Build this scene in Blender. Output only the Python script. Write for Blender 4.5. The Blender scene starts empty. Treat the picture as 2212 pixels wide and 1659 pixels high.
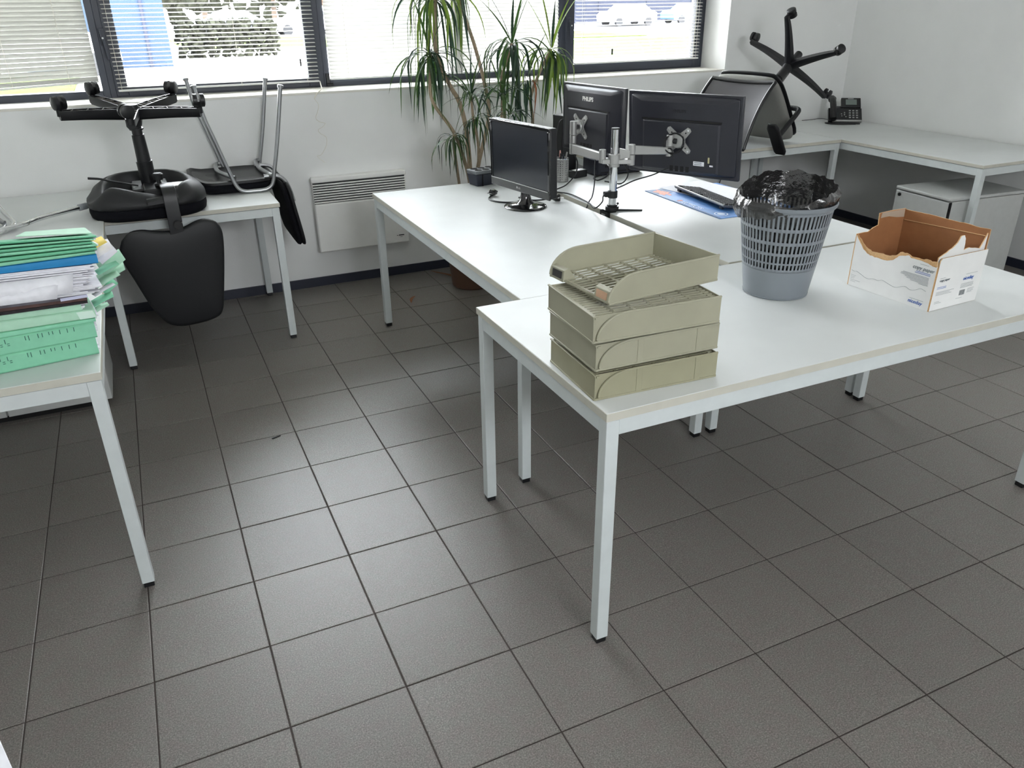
import bpy, bmesh, math, random
from mathutils import Vector, Matrix, noise as mnoise
from math import sin, cos, pi, radians, sqrt
random.seed(7)
S = bpy.context.scene
COL = S.collection
rnd = random.uniform

# ------------------------------------------------------------------ camera
cd = bpy.data.cameras.new('camera'); cam = bpy.data.objects.new('camera', cd); COL.objects.link(cam)
CAMP = Vector((-0.0620, -2.9831, 1.6128))
CR = Vector((0.907435, -0.420049, -0.010998)); CF = Vector((0.372799, 0.816883, -0.440139))
CF.normalize(); CR = (CR - CF*CR.dot(CF)).normalized(); CU = CR.cross(CF)
cam.matrix_world = Matrix(((CR.x, CU.x, -CF.x, CAMP.x), (CR.y, CU.y, -CF.y, CAMP.y), (CR.z, CU.z, -CF.z, CAMP.z), (0, 0, 0, 1)))
cd.sensor_fit = 'HORIZONTAL'; cd.sensor_width = 36.0; cd.lens = 36.0*1695.2/2212.0
cd.clip_start = 0.05; cd.clip_end = 400
S.camera = cam
# ------------------------------------------------------------------ world, sun, daylight, exposure
S.view_settings.view_transform = 'Standard'; S.view_settings.look = 'None'
S.view_settings.gamma = 1.0; S.view_settings.use_curve_mapping = False
S.view_settings.exposure = 0.48
S.cycles.diffuse_bounces = 7; S.cycles.max_bounces = 14; S.cycles.transparent_max_bounces = 16
W = bpy.data.worlds.new('sky'); S.world = W; W.use_nodes = True
nt = W.node_tree; nt.nodes.clear()
out = nt.nodes.new('ShaderNodeOutputWorld'); bg = nt.nodes.new('ShaderNodeBackground')
tc = nt.nodes.new('ShaderNodeTexCoord'); sx = nt.nodes.new('ShaderNodeSeparateXYZ'); ramp = nt.nodes.new('ShaderNodeValToRGB')
nt.links.new(tc.outputs['Generated'], sx.inputs[0]); nt.links.new(sx.outputs['Z'], ramp.inputs[0])
ramp.color_ramp.elements[0].position = 0.0; ramp.color_ramp.elements[0].color = (0.985, 0.985, 1.0, 1)
ramp.color_ramp.elements[1].position = 0.7; ramp.color_ramp.elements[1].color = (0.86, 0.94, 1.0, 1)
nt.links.new(ramp.outputs[0], bg.inputs[0]); bg.inputs[1].default_value = 23.0
nt.links.new(bg.outputs[0], out.inputs[0])

def area(name, loc, rot, sx_, sy_, power, color=(1, 1, 1)):
    l = bpy.data.lights.new(name, 'AREA'); l.shape = 'RECTANGLE'; l.size = sx_; l.size_y = sy_; l.energy = power; l.color = color
    o = bpy.data.objects.new(name, l); COL.objects.link(o); o.location = loc; o.rotation_euler = rot; return o
# portals in the two window openings: they only guide the sampling of the sky
pl2 = area('rear_window_portal', (1.0, -5.49, 2.365), (radians(90), 0, 0), 1.4, 0.77, 1); pl2.data.cycles.is_portal = True
# light portal filling the window opening: it only guides the sampling of the sky
pl = area('window_portal', (1.29, 2.21, 1.975), (radians(-90), 0, 0), 5.08, 1.64, 1); pl.data.cycles.is_portal = True

# ------------------------------------------------------------------ materials
def mat(name, col, rough=0.5, metal=0.0, noise=0.0, nscale=30, bump=0.0, bscale=200, spec=0.5, trans=0.0, coat=0.0, alpha=1.0, detail=3, objrand=0.0, sheen=0.0):
    m = bpy.data.materials.new(name); m.use_nodes = True
    t = m.node_tree; b = t.nodes['Principled BSDF']
    b.inputs['Roughness'].default_value = rough; b.inputs['Metallic'].default_value = metal
    b.inputs['Specular IOR Level'].default_value = spec
    b.inputs['Coat Weight'].default_value = coat
    b.inputs['Alpha'].default_value = alpha
    c = (*col, 1)
    b.inputs['Base Color'].default_value = c
    geo = t.nodes.new('ShaderNodeNewGeometry')
    if noise or True:
        n = t.nodes.new('ShaderNodeTexNoise'); n.inputs['Scale'].default_value = nscale; n.inputs['Detail'].default_value = detail
        t.links.new(geo.outputs['Position'], n.inputs['Vector'])
        mr = t.nodes.new('ShaderNodeMapRange'); mr.inputs['To Min'].default_value = 1-noise-0.01; mr.inputs['To Max'].default_value = 1+noise+0.01
        mr.inputs['From Min'].default_value = 0.3; mr.inputs['From Max'].default_value = 0.7
        t.links.new(n.outputs['Fac'], mr.inputs['Value'])
        src = mr.outputs[0]
        if objrand:
            oi = t.nodes.new('ShaderNodeObjectInfo'); mr2 = t.nodes.new('ShaderNodeMapRange')
            mr2.inputs['To Min'].default_value = 1-objrand; mr2.inputs['To Max'].default_value = 1+objrand
            t.links.new(oi.outputs['Random'], mr2.inputs['Value'])
            mm = t.nodes.new('ShaderNodeMath'); mm.operation = 'MULTIPLY'
            t.links.new(src, mm.inputs[0]); t.links.new(mr2.outputs[0], mm.inputs[1]); src = mm.outputs[0]
        vm = t.nodes.new('ShaderNodeVectorMath'); vm.operation = 'SCALE'; vm.inputs[0].default_value = col
        t.links.new(src, vm.inputs['Scale']); t.links.new(vm.outputs[0], b.inputs['Base Color'])
    if bump:
        n2 = t.nodes.new('ShaderNodeTexNoise'); n2.inputs['Scale'].default_value = bscale; n2.inputs['Detail'].default_value = 3
        t.links.new(geo.outputs['Position'], n2.inputs['Vector'])
        bp = t.nodes.new('ShaderNodeBump'); bp.inputs['Strength'].default_value = bump; bp.inputs['Distance'].default_value = 0.002
        t.links.new(n2.outputs['Fac'], bp.inputs['Height']); t.links.new(bp.outputs[0], b.inputs['Normal'])
    if trans:
        tr = t.nodes.new('ShaderNodeBsdfTranslucent'); tr.inputs[0].default_value = c
        mx = t.nodes.new('ShaderNodeMixShader'); mx.inputs[0].default_value = trans
        o = t.nodes['Material Output']
        t.links.new(b.outputs[0], mx.inputs[1]); t.links.new(tr.outputs[0], mx.inputs[2]); t.links.new(mx.outputs[0], o.inputs[0])
    return m
def lin(r, g, b):
    f = lambda v: (v/255/12.92) if v/255 <= 0.04045 else ((v/255+0.055)/1.055)**2.4
    return (f(r), f(g), f(b))

M_wall = mat('wall_paint', lin(233, 234, 233), 0.75, noise=0.015, nscale=3, bump=0.25, bscale=350)
M_ceil = mat('ceiling_paint', lin(240, 240, 238), 0.8)
M_base = mat('skirting_navy', lin(38, 42, 56), 0.45)
M_top = mat('desk_laminate', lin(209, 212, 211), 0.40, noise=0.02, nscale=5, bump=0.03, bscale=8, spec=0.38)
M_edge = mat('desk_edge_band', lin(198, 196, 184), 0.45, noise=0.02)
M_frame = mat('desk_steel_paint', lin(208, 214, 214), 0.42, noise=0.015)
M_black = mat('black_plastic', lin(20, 21, 24), 0.40, bump=0.1, bscale=900)
M_blackm = mat('black_matt_plastic', lin(22, 23, 26), 0.55, bump=0.15, bscale=700)
M_gloss = mat('gloss_black', lin(14, 14, 16), 0.08, spec=0.6, coat=0.5)
M_screen = mat('lcd_screen', lin(34, 37, 44), 0.22, spec=0.6)
M_monback = mat('monitor_shell', lin(32, 33, 42), 0.36, spec=0.6)
M_silver = mat('painted_silver', lin(172, 172, 170), 0.38, metal=0.55, noise=0.01)
M_chrome = mat('chrome', lin(225, 226, 228), 0.07, metal=1.0)
M_tube = mat('grey_tube_metal', lin(168, 170, 172), 0.3, metal=0.85)
M_fabric = mat('black_fabric', lin(15, 16, 22), 0.9, noise=0.12, nscale=500, bump=0.4, bscale=900, spec=0.2)
M_alu = mat('window_anthracite', lin(52, 57, 68), 0.4)
M_sill = mat('sill_paint', lin(224, 222, 214), 0.5)
M_white = mat('white_plastic', lin(226, 226, 224), 0.4)
M_heater = mat('heater_enamel', lin(236, 236, 233), 0.42)
M_dark = mat('dark_void', lin(14, 14, 15), 0.8)
M_cream = mat('tray_plastic', lin(160, 158, 138), 0.5, noise=0.03, nscale=14, bump=0.08, bscale=500)
M_cream2 = mat('tray_plastic_yellowed', lin(152, 149, 124), 0.5, noise=0.03, nscale=14, bump=0.08, bscale=500)
M_bin = mat('bin_plastic', lin(124, 130, 136), 0.40)
M_green = mat('folder_green', lin(138, 206, 172), 0.75, noise=0.03, nscale=40, objrand=0.05)
M_green2 = mat('folder_pale_green', lin(176, 218, 192), 0.75, noise=0.03, nscale=40, objrand=0.05)
M_dgreen = mat('folder_mid_green', lin(110, 188, 150), 0.75, noise=0.03, nscale=40, objrand=0.05)
M_blue = mat('folder_blue', lin(30, 132, 192), 0.6, noise=0.02)
M_paper = mat('paper', lin(232, 232, 238), 0.8, noise=0.03, nscale=60)
M_yellow = mat('yellow_paper', lin(240, 214, 110), 0.8)
M_card_in = mat('cardboard_brown', lin(148, 100, 62), 0.85, noise=0.06, nscale=25)
M_card_out = mat('cardboard_white', lin(226, 226, 224), 0.7, noise=0.015, nscale=20)
M_card_edge = mat('cardboard_torn_edge', lin(205, 168, 122), 0.9, noise=0.12, nscale=300)
M_cab = mat('cabinet_grey', lin(192, 194, 192), 0.5, noise=0.02)
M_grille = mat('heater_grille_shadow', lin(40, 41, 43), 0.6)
M_ink = mat('print_grey', lin(110, 118, 122), 0.8)
M_inkb = mat('print_blue', lin(40, 92, 175), 0.8)
M_inkg = mat('print_green', lin(52, 96, 86), 0.8)
M_stem = mat('cane_bark', lin(150, 134, 112), 0.85, noise=0.15, nscale=60, bump=0.5, bscale=120)
M_terra = mat('plant_pot_brown', lin(92, 66, 50), 0.7)
M_soil = mat('soil', lin(45, 34, 26), 0.95, noise=0.3, nscale=80)
M_greyfab = mat('grey_upholstery', lin(134, 134, 130), 0.85, noise=0.06, nscale=400, bump=0.3, bscale=800)

def leaf_mat(name, c, tr=0.35):
    return mat(name, c, 0.4, noise=0.12, nscale=18, trans=tr, objrand=0.25)
M_leaf = leaf_mat('leaf_green', lin(62, 92, 44)); M_leafl = leaf_mat('leaf_light_green', lin(112, 138, 52)); M_leafd = leaf_mat('leaf_dark_green', lin(38, 62, 44))
M_leafb = leaf_mat('leaf_dry_brown', lin(140, 84, 50))

def tile_mat():
    m = bpy.data.materials.new('porcelain_tile'); m.use_nodes = True; t = m.node_tree; b = t.nodes['Principled BSDF']
    geo = t.nodes.new('ShaderNodeNewGeometry'); oi = t.nodes.new('ShaderNodeObjectInfo')
    n1 = t.nodes.new('ShaderNodeTexNoise'); n1.inputs['Scale'].default_value = 260; n1.inputs['Detail'].default_value = 4; n1.inputs['Roughness'].default_value = 0.75
    n2 = t.nodes.new('ShaderNodeTexNoise'); n2.inputs['Scale'].default_value = 28; n2.inputs['Detail'].default_value = 3
    for n in (n1, n2): t.links.new(geo.outputs['Position'], n.inputs['Vector'])
    r = t.nodes.new('ShaderNodeValToRGB'); r.color_ramp.elements[0].position = 0.30; r.color_ramp.elements[0].color = (*lin(80, 77, 74), 1)
    r.color_ramp.elements[1].position = 0.72; r.color_ramp.elements[1].color = (*lin(158, 153, 148), 1)
    e = r.color_ramp.elements.new(0.5); e.color = (*lin(114, 110, 106), 1)
    t.links.new(n1.outputs['Fac'], r.inputs[0])
    mix = t.nodes.new('ShaderNodeMix'); mix.data_type = 'RGBA'; mix.blend_type = 'MULTIPLY'; mix.inputs[0].default_value = 1.0
    r2 = t.nodes.new('ShaderNodeValToRGB'); r2.color_ramp.elements[0].position = 0.35; r2.color_ramp.elements[0].color = (0.98, 0.92, 0.92, 1); r2.color_ramp.elements[1].position = 0.65; r2.color_ramp.elements[1].color = (0.97, 1.0, 0.97, 1)
    t.links.new(n2.outputs['Fac'], r2.inputs[0])
    t.links.new(r.outputs[0], mix.inputs[6]); t.links.new(r2.outputs[0], mix.inputs[7])
    hs = t.nodes.new('ShaderNodeHueSaturation'); mr = t.nodes.new('ShaderNodeMapRange'); mr.inputs['To Min'].default_value = 0.94; mr.inputs['To Max'].default_value = 1.06
    t.links.new(oi.outputs['Random'], mr.inputs[0]); t.links.new(mr.outputs[0], hs.inputs['Value']); t.links.new(mix.outputs[2], hs.inputs['Color'])
    t.links.new(hs.outputs[0], b.inputs['Base Color'])
    b.inputs['Roughness'].default_value = 0.36; b.inputs['Specular IOR Level'].default_value = 0.5
    bp = t.nodes.new('ShaderNodeBump'); bp.inputs['Strength'].default_value = 0.35; bp.inputs['Distance'].default_value = 0.001
    t.links.new(n1.outputs['Fac'], bp.inputs['Height']); t.links.new(bp.outputs[0], b.inputs['Normal'])
    return m
M_tile = tile_mat(); M_grout = mat('grout', lin(62, 54, 50), 0.9)

def glass_mat(name, tint=(1, 1, 1), r=0.0):
    m = bpy.data.materials.new(name); m.use_nodes = True; t = m.node_tree; t.nodes.clear()
    o = t.nodes.new('ShaderNodeOutputMaterial'); tr = t.nodes.new('ShaderNodeBsdfTransparent'); gl = t.nodes.new('ShaderNodeBsdfGlossy')
    tr.inputs[0].default_value = (*tint, 1); gl.inputs['Roughness'].default_value = r
    fr = t.nodes.new('ShaderNodeFresnel'); fr.inputs[0].default_value = 1.45; mx = t.nodes.new('ShaderNodeMixShader')
    t.links.new(fr.outputs[0], mx.inputs[0]); t.links.new(tr.outputs[0], mx.inputs[1]); t.links.new(gl.outputs[0], mx.inputs[2]); t.links.new(mx.outputs[0], o.inputs[0])
    return m
M_glass = glass_mat('window_glass')
M_slat = mat('blind_slat', lin(216, 215, 211), 0.45, trans=0.11); M_slat2 = mat('blind_slat_shaded', lin(172, 172, 166), 0.5, trans=0.04); M_cord = mat('blind_cord', lin(228, 224, 212), 0.8)  # darker second slat has the far left blind's shade painted into its colour
def film_mat():
    m = bpy.data.materials.new('bin_liner_film'); m.use_nodes = True; t = m.node_tree; b = t.nodes['Principled BSDF']; o = t.nodes['Material Output']
    b.inputs['Base Color'].default_value = (*lin(34, 33, 34), 1); b.inputs['Roughness'].default_value = 0.14
    g_ = t.nodes.new('ShaderNodeNewGeometry'); n_ = t.nodes.new('ShaderNodeTexNoise'); n_.inputs['Scale'].default_value = 55; n_.inputs['Detail'].default_value = 3; bp_ = t.nodes.new('ShaderNodeBump'); bp_.inputs['Strength'].default_value = 0.9; bp_.inputs['Distance'].default_value = 0.006
    t.links.new(g_.outputs['Position'], n_.inputs['Vector']); t.links.new(n_.outputs['Fac'], bp_.inputs['Height']); t.links.new(bp_.outputs[0], b.inputs['Normal']); b.inputs['Specular IOR Level'].default_value = 0.9; b.inputs['Coat Weight'].default_value = 0.6; b.inputs['Coat Roughness'].default_value = 0.1
    tr = t.nodes.new('ShaderNodeBsdfTransparent'); tr.inputs[0].default_value = (0.62, 0.60, 0.57, 1)
    mx = t.nodes.new('ShaderNodeMixShader'); mx.inputs[0].default_value = 0.22
    t.links.new(b.outputs[0], mx.inputs[1]); t.links.new(tr.outputs[0], mx.inputs[2]); t.links.new(mx.outputs[0], o.inputs[0])
    return m
M_film = film_mat()

# ------------------------------------------------------------------ mesh helpers
class MB:
    def __init__(s, M=None): s.v = []; s.f = []; s.mi = []; s.M = M or Matrix.Identity(4)
    def add(s, vs, fs, mi=0, M=None):
        k = len(s.v); T = s.M @ M if M else s.M
        s.v += [tuple(T @ Vector(v)) for v in vs]; s.f += [tuple(i+k for i in f) for f in fs]; s.mi += [mi]*len(fs)
    def box(s, x0, x1, y0, y1, z0, z1, mi=0, M=None):
        s.add([(x0,y0,z0),(x1,y0,z0),(x1,y1,z0),(x0,y1,z0),(x0,y0,z1),(x1,y0,z1),(x1,y1,z1),(x0,y1,z1)],
              [(3,2,1,0),(4,5,6,7),(0,1,5,4),(1,2,6,5),(2,3,7,6),(3,0,4,7)], mi, M); return s
    def bar(s, p, q, w, h, up=(0,0,1), mi=0, w2=None, h2=None):
        p = Vector(p); q = Vector(q); d = (q-p).normalized(); u = Vector(up)
        a = d.cross(u)
        if a.length < 1e-4: a = d.cross(Vector((1, 0, 0)))
        a.normalize(); u = a.cross(d)
        w2 = w2 or w; h2 = h2 or h
        vs = [p+a*sx*w/2+u*sy*h/2 for sx, sy in ((-1,-1),(1,-1),(1,1),(-1,1))] + [q+a*sx*w2/2+u*sy*h2/2 for sx, sy in ((-1,-1),(1,-1),(1,1),(-1,1))]
        s.add(vs, [(0,1,2,3),(7,6,5,4),(0,4,5,1),(1,5,6,2),(2,6,7,3),(3,7,4,0)], mi); return s
    def cyl(s, p, q, r0, r1=None, n=20, mi=0, caps=True):
        p = Vector(p); q = Vector(q); r1 = r0 if r1 is None else r1
        d = (q-p).normalized(); a = d.orthogonal().normalized(); b = d.cross(a)
        vs = []
        for c, r in ((p, r0), (q, r1)):
            vs += [c+(a*cos(2*pi*i/n)+b*sin(2*pi*i/n))*r for i in range(n)]
        fs = [(i, (i+1) % n, n+(i+1) % n, n+i) for i in range(n)]
        if caps: fs += [tuple(range(n-1, -1, -1)), tuple(range(n, 2*n))]
        s.add(vs, fs, mi); return s
    def tube(s, pts, r, n=8, mi=0, caps=True, smooth=0):
        pts = [Vector(p) for p in pts]
        if smooth: pts = catmull(pts, smooth)
        rs = r if isinstance(r, (list, tuple)) else [r]*len(pts)
        if len(rs) != len(pts):
            rs = [rs[0]+(rs[-1]-rs[0])*i/(len(pts)-1) for i in range(len(pts))]
        vs = []; a = None
        for i, p in enumerate(pts):
            d = (pts[min(i+1, len(pts)-1)]-pts[max(i-1, 0)]).normalized()
            if a is None: a = d.orthogonal().normalized()
            else:
                a = a-d*a.dot(d)
                a = a.normalized() if a.length > 1e-5 else d.orthogonal().normalized()
            b = d.cross(a)
            vs += [p+(a*cos(2*pi*k/n)+b*sin(2*pi*k/n))*rs[i] for k in range(n)]
        fs = []
        for i in range(len(pts)-1):
            for k in range(n):
                fs.append((i*n+k, i*n+(k+1) % n, (i+1)*n+(k+1) % n, (i+1)*n+k))
        if caps: fs += [tuple(range(n-1, -1, -1)), tuple(range((len(pts)-1)*n, len(pts)*n))]
        s.add(vs, fs, mi); return s
    def loft(s, rings, mi=0, close=(True, True), M=None):
        n = len(rings[0]); vs = [v for r in rings for v in r]; fs = []
        for i in range(len(rings)-1):
            for k in range(n): fs.append((i*n+k, i*n+(k+1) % n, (i+1)*n+(k+1) % n, (i+1)*n+k))
        if close[0]: fs.append(tuple(range(n-1, -1, -1)))
        if close[1]: fs.append(tuple(range((len(rings)-1)*n, len(rings)*n)))
        s.add(vs, fs, mi, M); return s
    def lathe(s, prof, c=(0,0,0), n=32, mi=0, close=(False, False)):
        s.loft([[(c[0]+r*cos(2*pi*k/n), c[1]+r*sin(2*pi*k/n), c[2]+z) for k in range(n)] for r, z in prof], mi, close); return s
    def prism(s, poly, y0, y1, mi=0, M=None, m0=None, m1=None):   # poly in local XZ, extruded along local Y
        n = len(poly); vs = [(x, y0, z) for x, z in poly]+[(x, y1, z) for x, z in poly]
        s.add(vs, [tuple(range(n))], mi if m0 is None else m0, M)
        s.add(vs, [tuple(range(2*n-1, n-1, -1))], mi if m1 is None else m1, M)
        s.add(vs, [(i, n+i, n+(i+1) % n, (i+1) % n) for i in range(n)], mi, M); return s
    def pad(s, outl, t, e=0.012, mi=0, M=None, bulge=0.0, n=3):  # cushion: outline in local XZ, thickness along Y
        cx = sum(p[0] for p in outl)/len(outl); cz = sum(p[1] for p in outl)/len(outl)
        def ring(k, y): return [(cx+(x-cx)*k, y, cz+(z-cz)*k) for x, z in outl]
        sc = max(max(abs(x-cx), abs(z-cz)) for x, z in outl)
        rings = [ring(0.3, -t/2-bulge), ring(0.7, -t/2-bulge*0.6), ring(1-e*1.6/sc, -t/2), ring(1-e*0.45/sc, -t/2+e*0.35), ring(1, -t/2+e), ring(1, t/2-e), ring(1-e*0.45/sc, t/2-e*0.35), ring(1-e*1.6/sc, t/2), ring(0.7, t/2+bulge*0.6), ring(0.3, t/2+bulge)]
        s.loft(rings, mi, M=M); return s
    def build(s, name, m, parent=None, smooth=True, bev=0.0, ang=35, label=None):
        me = bpy.data.meshes.new(name); me.from_pydata(s.v, [], s.f)
        for x in (m if isinstance(m, (list, tuple)) else [m]): me.materials.append(x)
        me.polygons.foreach_set('material_index', s.mi)
        bm = bmesh.new(); bm.from_mesh(me); bmesh.ops.recalc_face_normals(bm, faces=bm.faces); bm.to_mesh(me); bm.free()
        if smooth:
            me.polygons.foreach_set('use_smooth', [True]*len(me.polygons)); me.set_sharp_from_angle(angle=radians(ang))
        o = bpy.data.objects.new(name, me); COL.objects.link(o)
        if parent is not None: adopt(o, parent)
        if bev:
            b = o.modifiers.new('bevel', 'BEVEL'); b.width = bev; b.segments = 2; b.limit_method = 'ANGLE'; b.angle_limit = radians(40)
        if label: o['label'] = label
        return o
def adopt(o, parent):
    o.parent = parent
    o.matrix_parent_inverse = Matrix.Translation(-parent.location) if parent.type == 'EMPTY' else Matrix.Identity(4)
def catmull(P, k):
    if len(P) < 3: return P
    Q = [P[0]*2-P[1]]+P+[P[-1]*2-P[-2]]; o = []
    for i in range(1, len(Q)-2):
        a, b, c, d = Q[i-1], Q[i], Q[i+1], Q[i+2]
        for j in range(k):
            t = j/k; o.append(0.5*((2*b)+(c-a)*t+(2*a-5*b+4*c-d)*t*t+(3*b-a-3*c+d)*t**3))
    o.append(P[-1]); return o
def thing(name, loc, label, cat, group=None):
    o = bpy.data.objects.new(name, None); COL.objects.link(o); o.location = loc; o.empty_display_size = 0.05
    return tag(o, label, cat, group)
def tag(o, label, cat, group=None):
    o['label'] = label; o['category'] = cat
    if group: o['group'] = group
    return o
def struct(name, loc=(0, 0, 0)):
    o = bpy.data.objects.new(name, None); COL.objects.link(o); o.location = loc; o['kind'] = 'structure'; return o
def sbuild(mb, name, m, **k):
    o = mb.build(name, m, **k); o['kind'] = 'structure'; return o
def frameM(o, x, y, z=None):
    x = Vector(x).normalized(); y = Vector(y); y = (y-x*x.dot(y)).normalized(); z = x.cross(y)
    return Matrix(((x.x, y.x, z.x, o[0]), (x.y, y.y, z.y, o[1]), (x.z, y.z, z.z, o[2]), (0, 0, 0, 1)))
def yaw(loc, a): return Matrix.Translation(Vector(loc)) @ Matrix.Rotation(a, 4, 'Z')
def text(body, size, o, xdir, ydir, m, parent, name='lettering', ext=0.0004, align='LEFT', shear=0.0, space=1.0, bold=0.0):
    c = bpy.data.curves.new(name, 'FONT'); c.body = body; c.size = size; c.extrude = ext; c.align_x = align; c.shear = shear; c.space_character = space; c.offset = bold
    c.materials.append(m); ob = bpy.data.objects.new(name, c); COL.objects.link(ob)
    x = Vector(xdir).normalized(); y = Vector(ydir); y = (y-x*x.dot(y)).normalized(); z = x.cross(y)
    MW = Matrix(((x.x, y.x, z.x, o[0]), (x.y, y.y, z.y, o[1]), (x.z, y.z, z.z, o[2]), (0, 0, 0, 1)))
    dg = bpy.context.evaluated_depsgraph_get(); me = bpy.data.meshes.new_from_object(ob.evaluated_get(dg))
    bpy.data.objects.remove(ob); me.transform(MW); me.name = name
    if not me.materials: me.materials.append(m)
    ob = bpy.data.objects.new(name, me); COL.objects.link(ob); adopt(ob, parent); return ob

# ------------------------------------------------------------------ floor
RX0, RX1, RY0, RY1, CZ = -1.33, 5.0, -5.2, 1.83, 2.95
floor = sbuild(MB().box(RX0-0.1, RX1+0.1, RY0-0.1, 2.3, -0.10, -0.0022), 'floor', M_grout)
T = 0.30; g = 0.0019; h = T/2-g; b = 0.0016
def tmesh():
    mb = MB()
    mb.add([(-h,-h,-0.009),(h,-h,-0.009),(h,h,-0.009),(-h,h,-0.009),(-h,-h,-b*0.6),(h,-h,-b*0.6),(h,h,-b*0.6),(-h,h,-b*0.6),(-h+b,-h+b,0),(h-b,-h+b,0),(h-b,h-b,0),(-h+b,h-b,0)],
           [(0,1,5,4),(1,2,6,5),(2,3,7,6),(3,0,4,7),(4,5,9,8),(5,6,10,9),(6,7,11,10),(7,4,8,11),(8,9,10,11)])
    return mb
tm0 = tmesh().build('floor_tile', M_tile, smooth=False); tme = tm0.data; bpy.data.objects.remove(tm0)
cells = []
for i in range(-5, 17):
    for j in range(-18, 7):
        x, y = (i+0.5)*T, (j+0.5)*T
        if x-h < RX0-0.25 or x+h > RX1+0.2 or y-h < RY0-0.1 or y-h > RY1: continue
        d = Vector((x, y, 0))-CAMP; zc = d.dot(CF); vis = False
        if zc > 0.3:
            u = 1106+1695.2*d.dot(CR)/zc; v = 829.5-1695.2*d.dot(CU)/zc
            vis = -160 < u < 2372 and -20 < v < 1900
        cells.append((0 if vis else 1, d.length, x, y))
cells.sort()
rest = MB()
for k, (nv, d, x, y) in enumerate(cells):
    rz = rnd(-0.0010, 0.0010); rx, ry = rnd(-0.0022, 0.0022), rnd(-0.0022, 0.0022); zz = rnd(-0.0004, 0.0003)
    Mx = Matrix.Translation((x, y, zz)) @ Matrix.Rotation(rz, 4, 'Z') @ Matrix.Rotation(rx, 4, 'X') @ Matrix.Rotation(ry, 4, 'Y')
    if nv == 0 and k < 296:
        o = bpy.data.objects.new('floor_tile', tme); COL.objects.link(o); o.matrix_world = Mx; o.parent = floor
    else:
        t_ = tmesh(); rest.add(t_.v, t_.f, 0, Mx)
o = rest.build('floor_tiling', M_tile, floor, smooth=False); o['kind'] = 'stuff'

# ------------------------------------------------------------------ walls
WX0, WX1, WZ0, WZ1, WY = -1.25, 3.827, 1.147, 2.80, 1.83      # window opening
mb = MB(); mb.box(RX0-0.1, RX1+0.1, WY, 2.20, 0, WZ0); mb.box(RX0-0.1, RX1+0.1, WY, 2.20, WZ1, CZ+0.1)
mb.box(RX0-0.1, WX0, WY, 2.20, WZ0, WZ1); mb.box(WX1, RX1+0.1, WY, 2.20, WZ0, WZ1)
sbuild(mb, 'wall_back', M_wall, smooth=False)
sbuild(MB().box(RX1, RX1+0.12, RY0-0.1, 2.2, 0, CZ+0.1), 'wall_right', M_wall, smooth=False)
sbuild(MB().box(RX0-0.12, RX0, RY0-0.1, 2.2, 0, CZ+0.1), 'wall_left', M_wall, smooth=False)
BX0, BX1, BZ0, BZ1 = 0.3, 1.7, 1.98, 2.75     # one window behind the photographer
mb = MB(); mb.box(RX0-0.1, RX1+0.1, RY0-0.3, RY0, 0, BZ0); mb.box(RX0-0.1, RX1+0.1, RY0-0.3, RY0, BZ1, CZ+0.1); mb.box(RX0-0.1, BX0, RY0-0.3, RY0, BZ0, BZ1); mb.box(BX1, RX1+0.1, RY0-0.3, RY0, BZ0, BZ1)
sbuild(mb, 'wall_front', M_wall, smooth=False)
sbuild(MB().box(RX0-0.2, RX1+0.2, RY0-0.6, 2.3, CZ, CZ+0.1), 'ceiling', M_ceil, smooth=False)
sbuild(MB().box(RX0, RX1, WY-0.011, WY-0.0005, 0.0, 0.056), 'baseboard_back', M_base, smooth=False)
sbuild(MB().box(RX1-0.011, RX1-0.0005, RY0, WY-0.012, 0.0, 0.056), 'baseboard_right', M_base, smooth=False)
sbuild(MB().box(WX0, WX1, WY-0.002, 2.104, WZ0-0.012, WZ0+0.0012), 'trim_1', M_sill, smooth=False, bev=0.002)

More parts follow.
